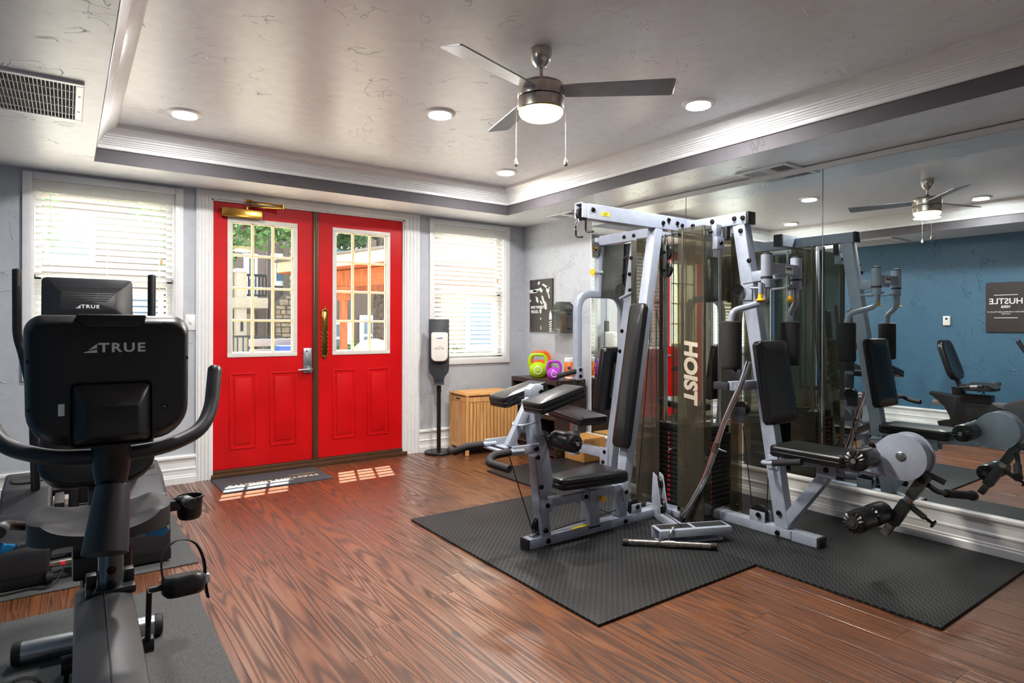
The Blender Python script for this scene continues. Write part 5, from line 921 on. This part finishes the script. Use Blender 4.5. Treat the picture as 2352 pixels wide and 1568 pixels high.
for q in (-.03, .04): obj('rivet', cyl(NB(), SM @ V((q, -.004, .80)), SM @ V((q, -.009, .80)), .005, seg=10), 'steel_satin', sd)
bx = thing('cardboard_box', 'taped brown cardboard box beside the dark cabinet', 'box', (3.62, 3.96, 0)); obj('carton', box(NB(), (3.50, 3.83, .0125), (3.745, 4.08, .205), .003, 1), 'cardboard', bx); 
for q, s in ((3.50, 1), ): obj('flap', box(NB(), (3.502, 3.832, .2055), (3.62, 4.078, .2095), .001, 1), 'cardboard', bx); obj('flap', box(NB(), (3.625, 3.832, .2055), (3.743, 4.078, .2095), .001, 1), 'cardboard', bx); obj('tape_strip', box(NB(), (3.498, 3.93, .165), (3.5, 3.985, .2105)), 'dispenser_white', bx)
dm_ = thing('doormat', 'dark grey doormat with apartment lettering at red doors', 'doormat', (1.255, 4.81, 0)); obj('pad', box(NB(), (.868, 4.575, .0005), (1.632, 5.02, .0075), .003, 2), 'doormat_grey', dm_)
DM = lambda o: frameM((-1, 0, 0), (0, -1, 0), (0, 0, 1), o)
text('PRESTON HEIGHTS', DM((1.25, 4.745, .0078)), .064, 'print_cream', dm_, off=.0006, sx=1.18); text('LUXURY APARTMENTS', DM((1.175, 4.685 + .0, .0078)) @ M.Translation((0, -.0, 0)), .034, 'print_cream', dm_, off=.0004, sx=1.1); obj('rule_line', box(NB(), (1.38, 4.822, .0074), (1.58, 4.828, .0081)), 'print_gold', dm_)
# ------------------------------------------------------------------ outside
grd = struct('ground', box(NB(), (-25, YB + T, -.5), (40, 60, -.06)), 'patio'); struct('path', box(NB(), (-2, YB + T + .001, -.06), (8, 9.5, -.02), .01), 'stucco_cream')
def far(px, ratio): return px
def bwin(parent, x0, x1, z0, z1, y, wht='trim_white'):
    f = obj('window_frame', box(box(box(box(NB(), (x0 - .14, y - .06, z0 - .14), (x0, y + .02, z1 + .14)), (x1, y - .06, z0 - .14), (x1 + .14, y + .02, z1 + .14)), (x0, y - .06, z1), (x1, y + .02, z1 + .14)), (x0, y - .06, z0 - .14), (x1, y + .02, z0)), wht, parent)
    obj('pane', box(NB(), (x0, y - .02, z0), (x1, y + .01, z1)), 'win_blue', f); obj('meeting_rail', box(NB(), (x0, y - .045, (z0 + z1) / 2 - .04), (x1, y - .015, (z0 + z1) / 2 + .04)), wht, f)
ap = thing('apartment_building', 'taupe and cream apartment building with balcony and white windows beyond the doors', 'building', (6, 19, -.06)); Yf = 18.
obj('main_wall', box(NB(), (4.47, Yf, -.06), (9.2, Yf + 6, 8.5)), 'stucco_taupe', ap); obj('recess_wall', box(NB(), (3.0, Yf + .9, -.06), (4.47, Yf + 6, 8.)), 'stucco_taupe', ap); obj('wing_wall', box(NB(), (-14, Yf + 3.2, -.06), (3.0, Yf + 8, 7.5)), 'stucco_taupe', ap); obj('side_wall', box(NB(), (9.2, Yf - 1.5, -.06), (22, Yf + 6, 8.)), 'stucco_cream', ap)
obj('pier', box(NB(), (3.40, Yf - 1.6, -.06), (3.64, Yf - 1.3, 2.52), .02), 'stucco_cream', ap); obj('balcony_slab', box(NB(), (3.36, Yf - 1.65, 1.60), (4.14, Yf + .9, 1.86), .02), 'stucco_cream', ap); obj('wall_cap', box(NB(), (3.38, Yf - 1.62, 2.50), (3.68, Yf - 1.26, 2.58), .01), 'trim_white', ap)
bm = NB(); box(bm, (3.64, Yf - 1.56, 2.40), (4.12, Yf - 1.5, 2.46)); box(bm, (3.64, Yf - 1.56, 1.90), (4.12, Yf - 1.5, 1.95)); q = 3.68
while q < 4.12: box(bm, (q, Yf - 1.545, 1.93), (q + .028, Yf - 1.515, 2.42)); q += .085
obj('balcony_railing', bm, 'rail_black', ap); obj('downpipe', cyl(NB(), (4.50, Yf - .1, -.06), (4.50, Yf - .1, 6), .035, seg=10), 'bench_grey', ap); obj('entry_door', box(NB(), (4.08, Yf + .84, 0), (4.40, Yf + .92, 1.5)), 'stucco_cream', ap)
bwin(ap, 4.46 - .22, 4.46 - .06, 2.0, 3.1, Yf + .9); bwin(ap, 4.76, 5.05, 2.42, 3.05, Yf); bwin(ap, 6.48, 6.80, .40, 1.20, Yf); bwin(ap, 6.4, 7.2, 3.1, 3.9, Yf); bwin(ap, 7.35, 7.62, .40, 1.35, Yf); bwin(ap, 10.2, 11, .5, 2.0, Yf - 1.5); bwin(ap, 12.2, 13, .5, 2.0, Yf - 1.5); bwin(ap, 10.2, 11, 3., 4.4, Yf - 1.5); bwin(ap, -.4, .5, .6, 2., Yf + 3.2); bwin(ap, 1.3, 2.2, .6, 2., Yf + 3.2); bwin(ap, -.4, .5, 3., 4.2, Yf + 3.2)
obj('roof', prism(NB(), [(Yf - .8, 8.4), (Yf + 7, 8.4), (Yf + 3, 10.)], frameM((0, 1, 0), (0, 0, 1), (1, 0, 0), (-14.4, 0, 0)), 37), 'roof_shingle', ap); obj('house_number', box(NB(), (3.49, Yf - 1.62, 1.02), (3.55, Yf - 1.598, 1.26)), 'rail_black', ap)
chm = thing('stone_chimney', 'stepped beige stone chimney against the apartment wall', 'chimney', (5.2, Yf - .6, -.06)); obj('core', prism(NB(), [(4.54, -.05), (6.0, -.05), (6.0, 4.4), (4.90, 4.4), (4.90, 2.03), (4.54, 1.66)], frameM((1, 0, 0), (0, 0, 1), (0, -1, 0), (0, Yf - .2, 0)), .55), 'mortar', chm)
rs = random.Random(11); z = .0; ssrc = []
for v in range(6): ssrc.append(None)
while z < 4.3:
    h = rs.choice((.11, .14, .17)); xx = (4.55 if z < 1.6 else (4.55 + (z - 1.6) * .95 if z < 1.97 else 4.91))
    while xx < 5.9:
        wd = rs.uniform(.12, .30); o = obj('stone', box(NB(), (xx + .01, Yf - .80, z + .01), (min(xx + wd, 5.99) - .01, Yf - .74 + rs.uniform(-.0, .02), z + h - .005), .02, 1), 'stone_beige', chm); xx += wd
    z += h
pv_ = thing('timber_pavilion', 'cedar timber pavilion with shingled roof on the patio', 'pavilion', (5.6, 12, -.06)); PR = M.Translation((4.75, 10.1, 0)) @ M.Rotation(math.radians(13.5), 4, 'Z')
def pvb(name, lo, hi, m='cedar', bev=.01): return obj(name, box(NB(), lo, hi, bev, 1, PR), m, pv_)
pvb('fascia_board', (0, -.6, 2.33), (.06, 4.2, 2.56), 'pine'); pvb('fascia_board', (0, -.6, 2.33), (4.4, -.54, 2.56), 'pine'); pvb('eave_beam', (.35, -.3, 1.96), (.55, 4.0, 2.30)); pvb('eave_beam', (.3, .0, 1.96), (4.2, .2, 2.30)); pvb('eave_beam', (.3, 3.6, 1.96), (4.2, 3.8, 2.30)); obj('roof', prism(NB(), [(-.08, 2.56), (4.5, 2.56), (4.5, 2.60), (2.2, 2.82), (-.08, 2.60)], PR @ frameM((1, 0, 0), (0, 0, 1), (0, -1, 0), (0, 4.3, 0)), 5.0), 'roof_shingle', pv_)
pvb('soffit_board', (.0, -.6, 2.31), (4.4, 4.2, 2.335))
for a, b in ((.36, 2.2), (3.9, .05), (3.9, 3.6), (.36, -.2)):
    if (a, b) != (.36, -.2): pvb('post', (a, b, -.06), (a + .12, b + .12, 1.98)); pvb('corbel', (a - .03, b - .16, 1.80), (a + .15, b + .28, 1.97)); pvb('corbel', (a - .015, b - .07, 1.68), (a + .135, b + .19, 1.81))
def leaves(bm, c, r, n, sz, rg):
    for _ in range(n):
        while True:
            p = V((rg.uniform(-1, 1), rg.uniform(-1, 1), rg.uniform(-1, 1)))
            if .25 < p.length < 1: break
        p = V(c) + V((p.x * r[0], p.y * r[1], p.z * r[2])); a = V((rg.uniform(-1, 1), rg.uniform(-1, 1), rg.uniform(-.6, .6))).normalized(); b = a.cross(V((rg.uniform(-1, 1), rg.uniform(-1, 1), rg.uniform(-1, 1)))).normalized(); s = sz * rg.uniform(.6, 1.3)
        bm.faces.new([bm.verts.new(p + q) for q in (a * s, b * s * .5, -a * s, -b * s * .5)])
def tree(lab, base, h, r, blobs, trunk_pts=None):
    t = thing('shade_tree', lab, 'tree', base, 'trees outside the doors'); B = V(base); rg = random.Random(int(base[0] * 100)); bm = NB(); tp = trunk_pts or [(0, 0, 0), (.1, 0, h * .35), (.0, .1, h * .75)]
    tube(bm, [B + V(p) for p in tp], [r, r * .55], 14, .5)
    for k in range(6): a = k * 1.05; tube(bm, [B + V((0, 0, h * .55)), B + V((math.cos(a) * h * .18, math.sin(a) * h * .18, h * .72)), B + V((math.cos(a) * h * .35, math.sin(a) * h * .35, h * .85))], [r * .35, r * .1], 8)
    obj('trunk', bm, 'bark', t); bm = NB()
    for c, rr_, n in blobs: leaves(bm, B + V(c), rr_, n, .085, rg)
    f = obj('foliage', bm, 'leaf_green', t); f['kind'] = 'stuff'
tree('leafy tree hanging over the balcony beyond the doors', (2.35, 13.2, -.06), 5., .22, (((.3, -.2, 3.6), (1.9, 1.6, .95), 2600), ((-.35, 0, 2.7), (.75, .9, .8), 900), ((1.2, -.3, 3.45), (.8, .8, .5), 900)))
tree('thick-trunked tree standing behind the timber pavilion', (6.72, 15.3, -.06), 6.5, .21, (((-1.2, -.2, 4.3), (1.5, 1., .7), 1500), ((-.95, -.2, 3.55), (.55, .8, .45), 900), ((-.3, .3, 3.9), (.4, .6, .5), 500), ((1.2, 0, 4.5), (1.6, 1., .8), 900)), [(0, 0, 0), (.02, 0, 2.4), (.05, .05, 5.6)])
tree('tree with loose foliage outside the window above the hamper', (10.6, 13.0, -.06), 5., .2, (((0, 0, 3.6), (2.2, 1.8, 1.1), 1800),))
tree('tree outside the window behind the elliptical trainer', (-2.2, 13.5, -.06), 5., .2, (((.6, 0, 3.2), (1.6, 1.6, 1.3), 2200),))
fe = thing('patio_fence', 'low black metal railing fence across the patio', 'fence', (3., 12.5, -.06)); bm = NB(); q = 1.2
while q < 3.35: box(bm, (q, 12.5, -.04), (q + .022, 12.52, .94)); q += .1
obj('pickets', bm, 'rail_black', fe); obj('top_rail', box(NB(), (1.2, 12.49, .93), (3.4, 12.53, .97)), 'rail_black', fe); obj('bottom_rail', box(NB(), (1.2, 12.49, .03), (3.4, 12.53, .06)), 'rail_black', fe)
be = thing('patio_bench', 'grey slatted bench on the patio', 'bench', (3., 10.2, -.06))
for k in range(3): obj('back_slat', box(NB(), (2.35, 10.4 + k * .02, .50 + k * .16), (3.55, 10.44 + k * .02, .62 + k * .16), .01), 'bench_grey', be)
obj('seat_board', box(NB(), (2.35, 10.0, .42), (3.55, 10.4, .46), .01), 'bench_grey', be)
for q in (2.4, 3.45): obj('leg', box(NB(), (q, 10.0, -.06), (q + .06, 10.46, .43), .01), 'bench_grey', be)
tag(obj('blue_cushion', box(NB(), (2.72, 10.05, .461), (3.2, 10.36, .84), .03, 2), 'bag_blue'), 'blue cushion lying on the patio bench', 'cushion')
gr = thing('patio_grill', 'domed tan patio grill with arched handle', 'grill', (3.45, 8.0, -.06)); gm = M.Translation((3.42, 8.0, .74))
obj('dome', lathe(NB(), [(.30, 0), (.30, .03), (.27, .12), (.18, .20), (.06, .235), (0, .24)], gm, 28), 'grill_tan', gr); obj('bowl', lathe(NB(), [(0, -.22), (.15, -.2), (.28, -.08), (.30, 0)], gm, 28), 'iron_black', gr); obj('handle', tube(NB(), [gm @ V(p) for p in ((-.25, -.25, .02), (-.25, -.28, .16), (.0, -.32, .22), (.2, -.28, .16), (.25, -.25, .02))], .012, 10, .1), 'steel_satin', gr)
for a in (.5, 2.6, 4.7): obj('leg', cyl(NB(), gm @ V((.2 * math.cos(a), .2 * math.sin(a), -.16)), gm @ V((.27 * math.cos(a), .27 * math.sin(a), -.80)), .015, seg=10), 'iron_black', gr)
for i, (x, y) in enumerate(((1.3, 15.5), (4.55, 16.3), (6.6, 16.7), (8.6, 15.6))):
    bm = NB(); leaves(bm, (x, y, .25), (.9, .5, .5), 700, .06, random.Random(i)); sh = obj('shrub', bm, 'shrub_green'); tag(sh, ('green shrub by the balcony pier', 'green shrub at the foot of the stone chimney', 'green shrub under the ground floor window', 'green shrub past the ground floor window')[i], 'shrub', 'shrubs along the building')
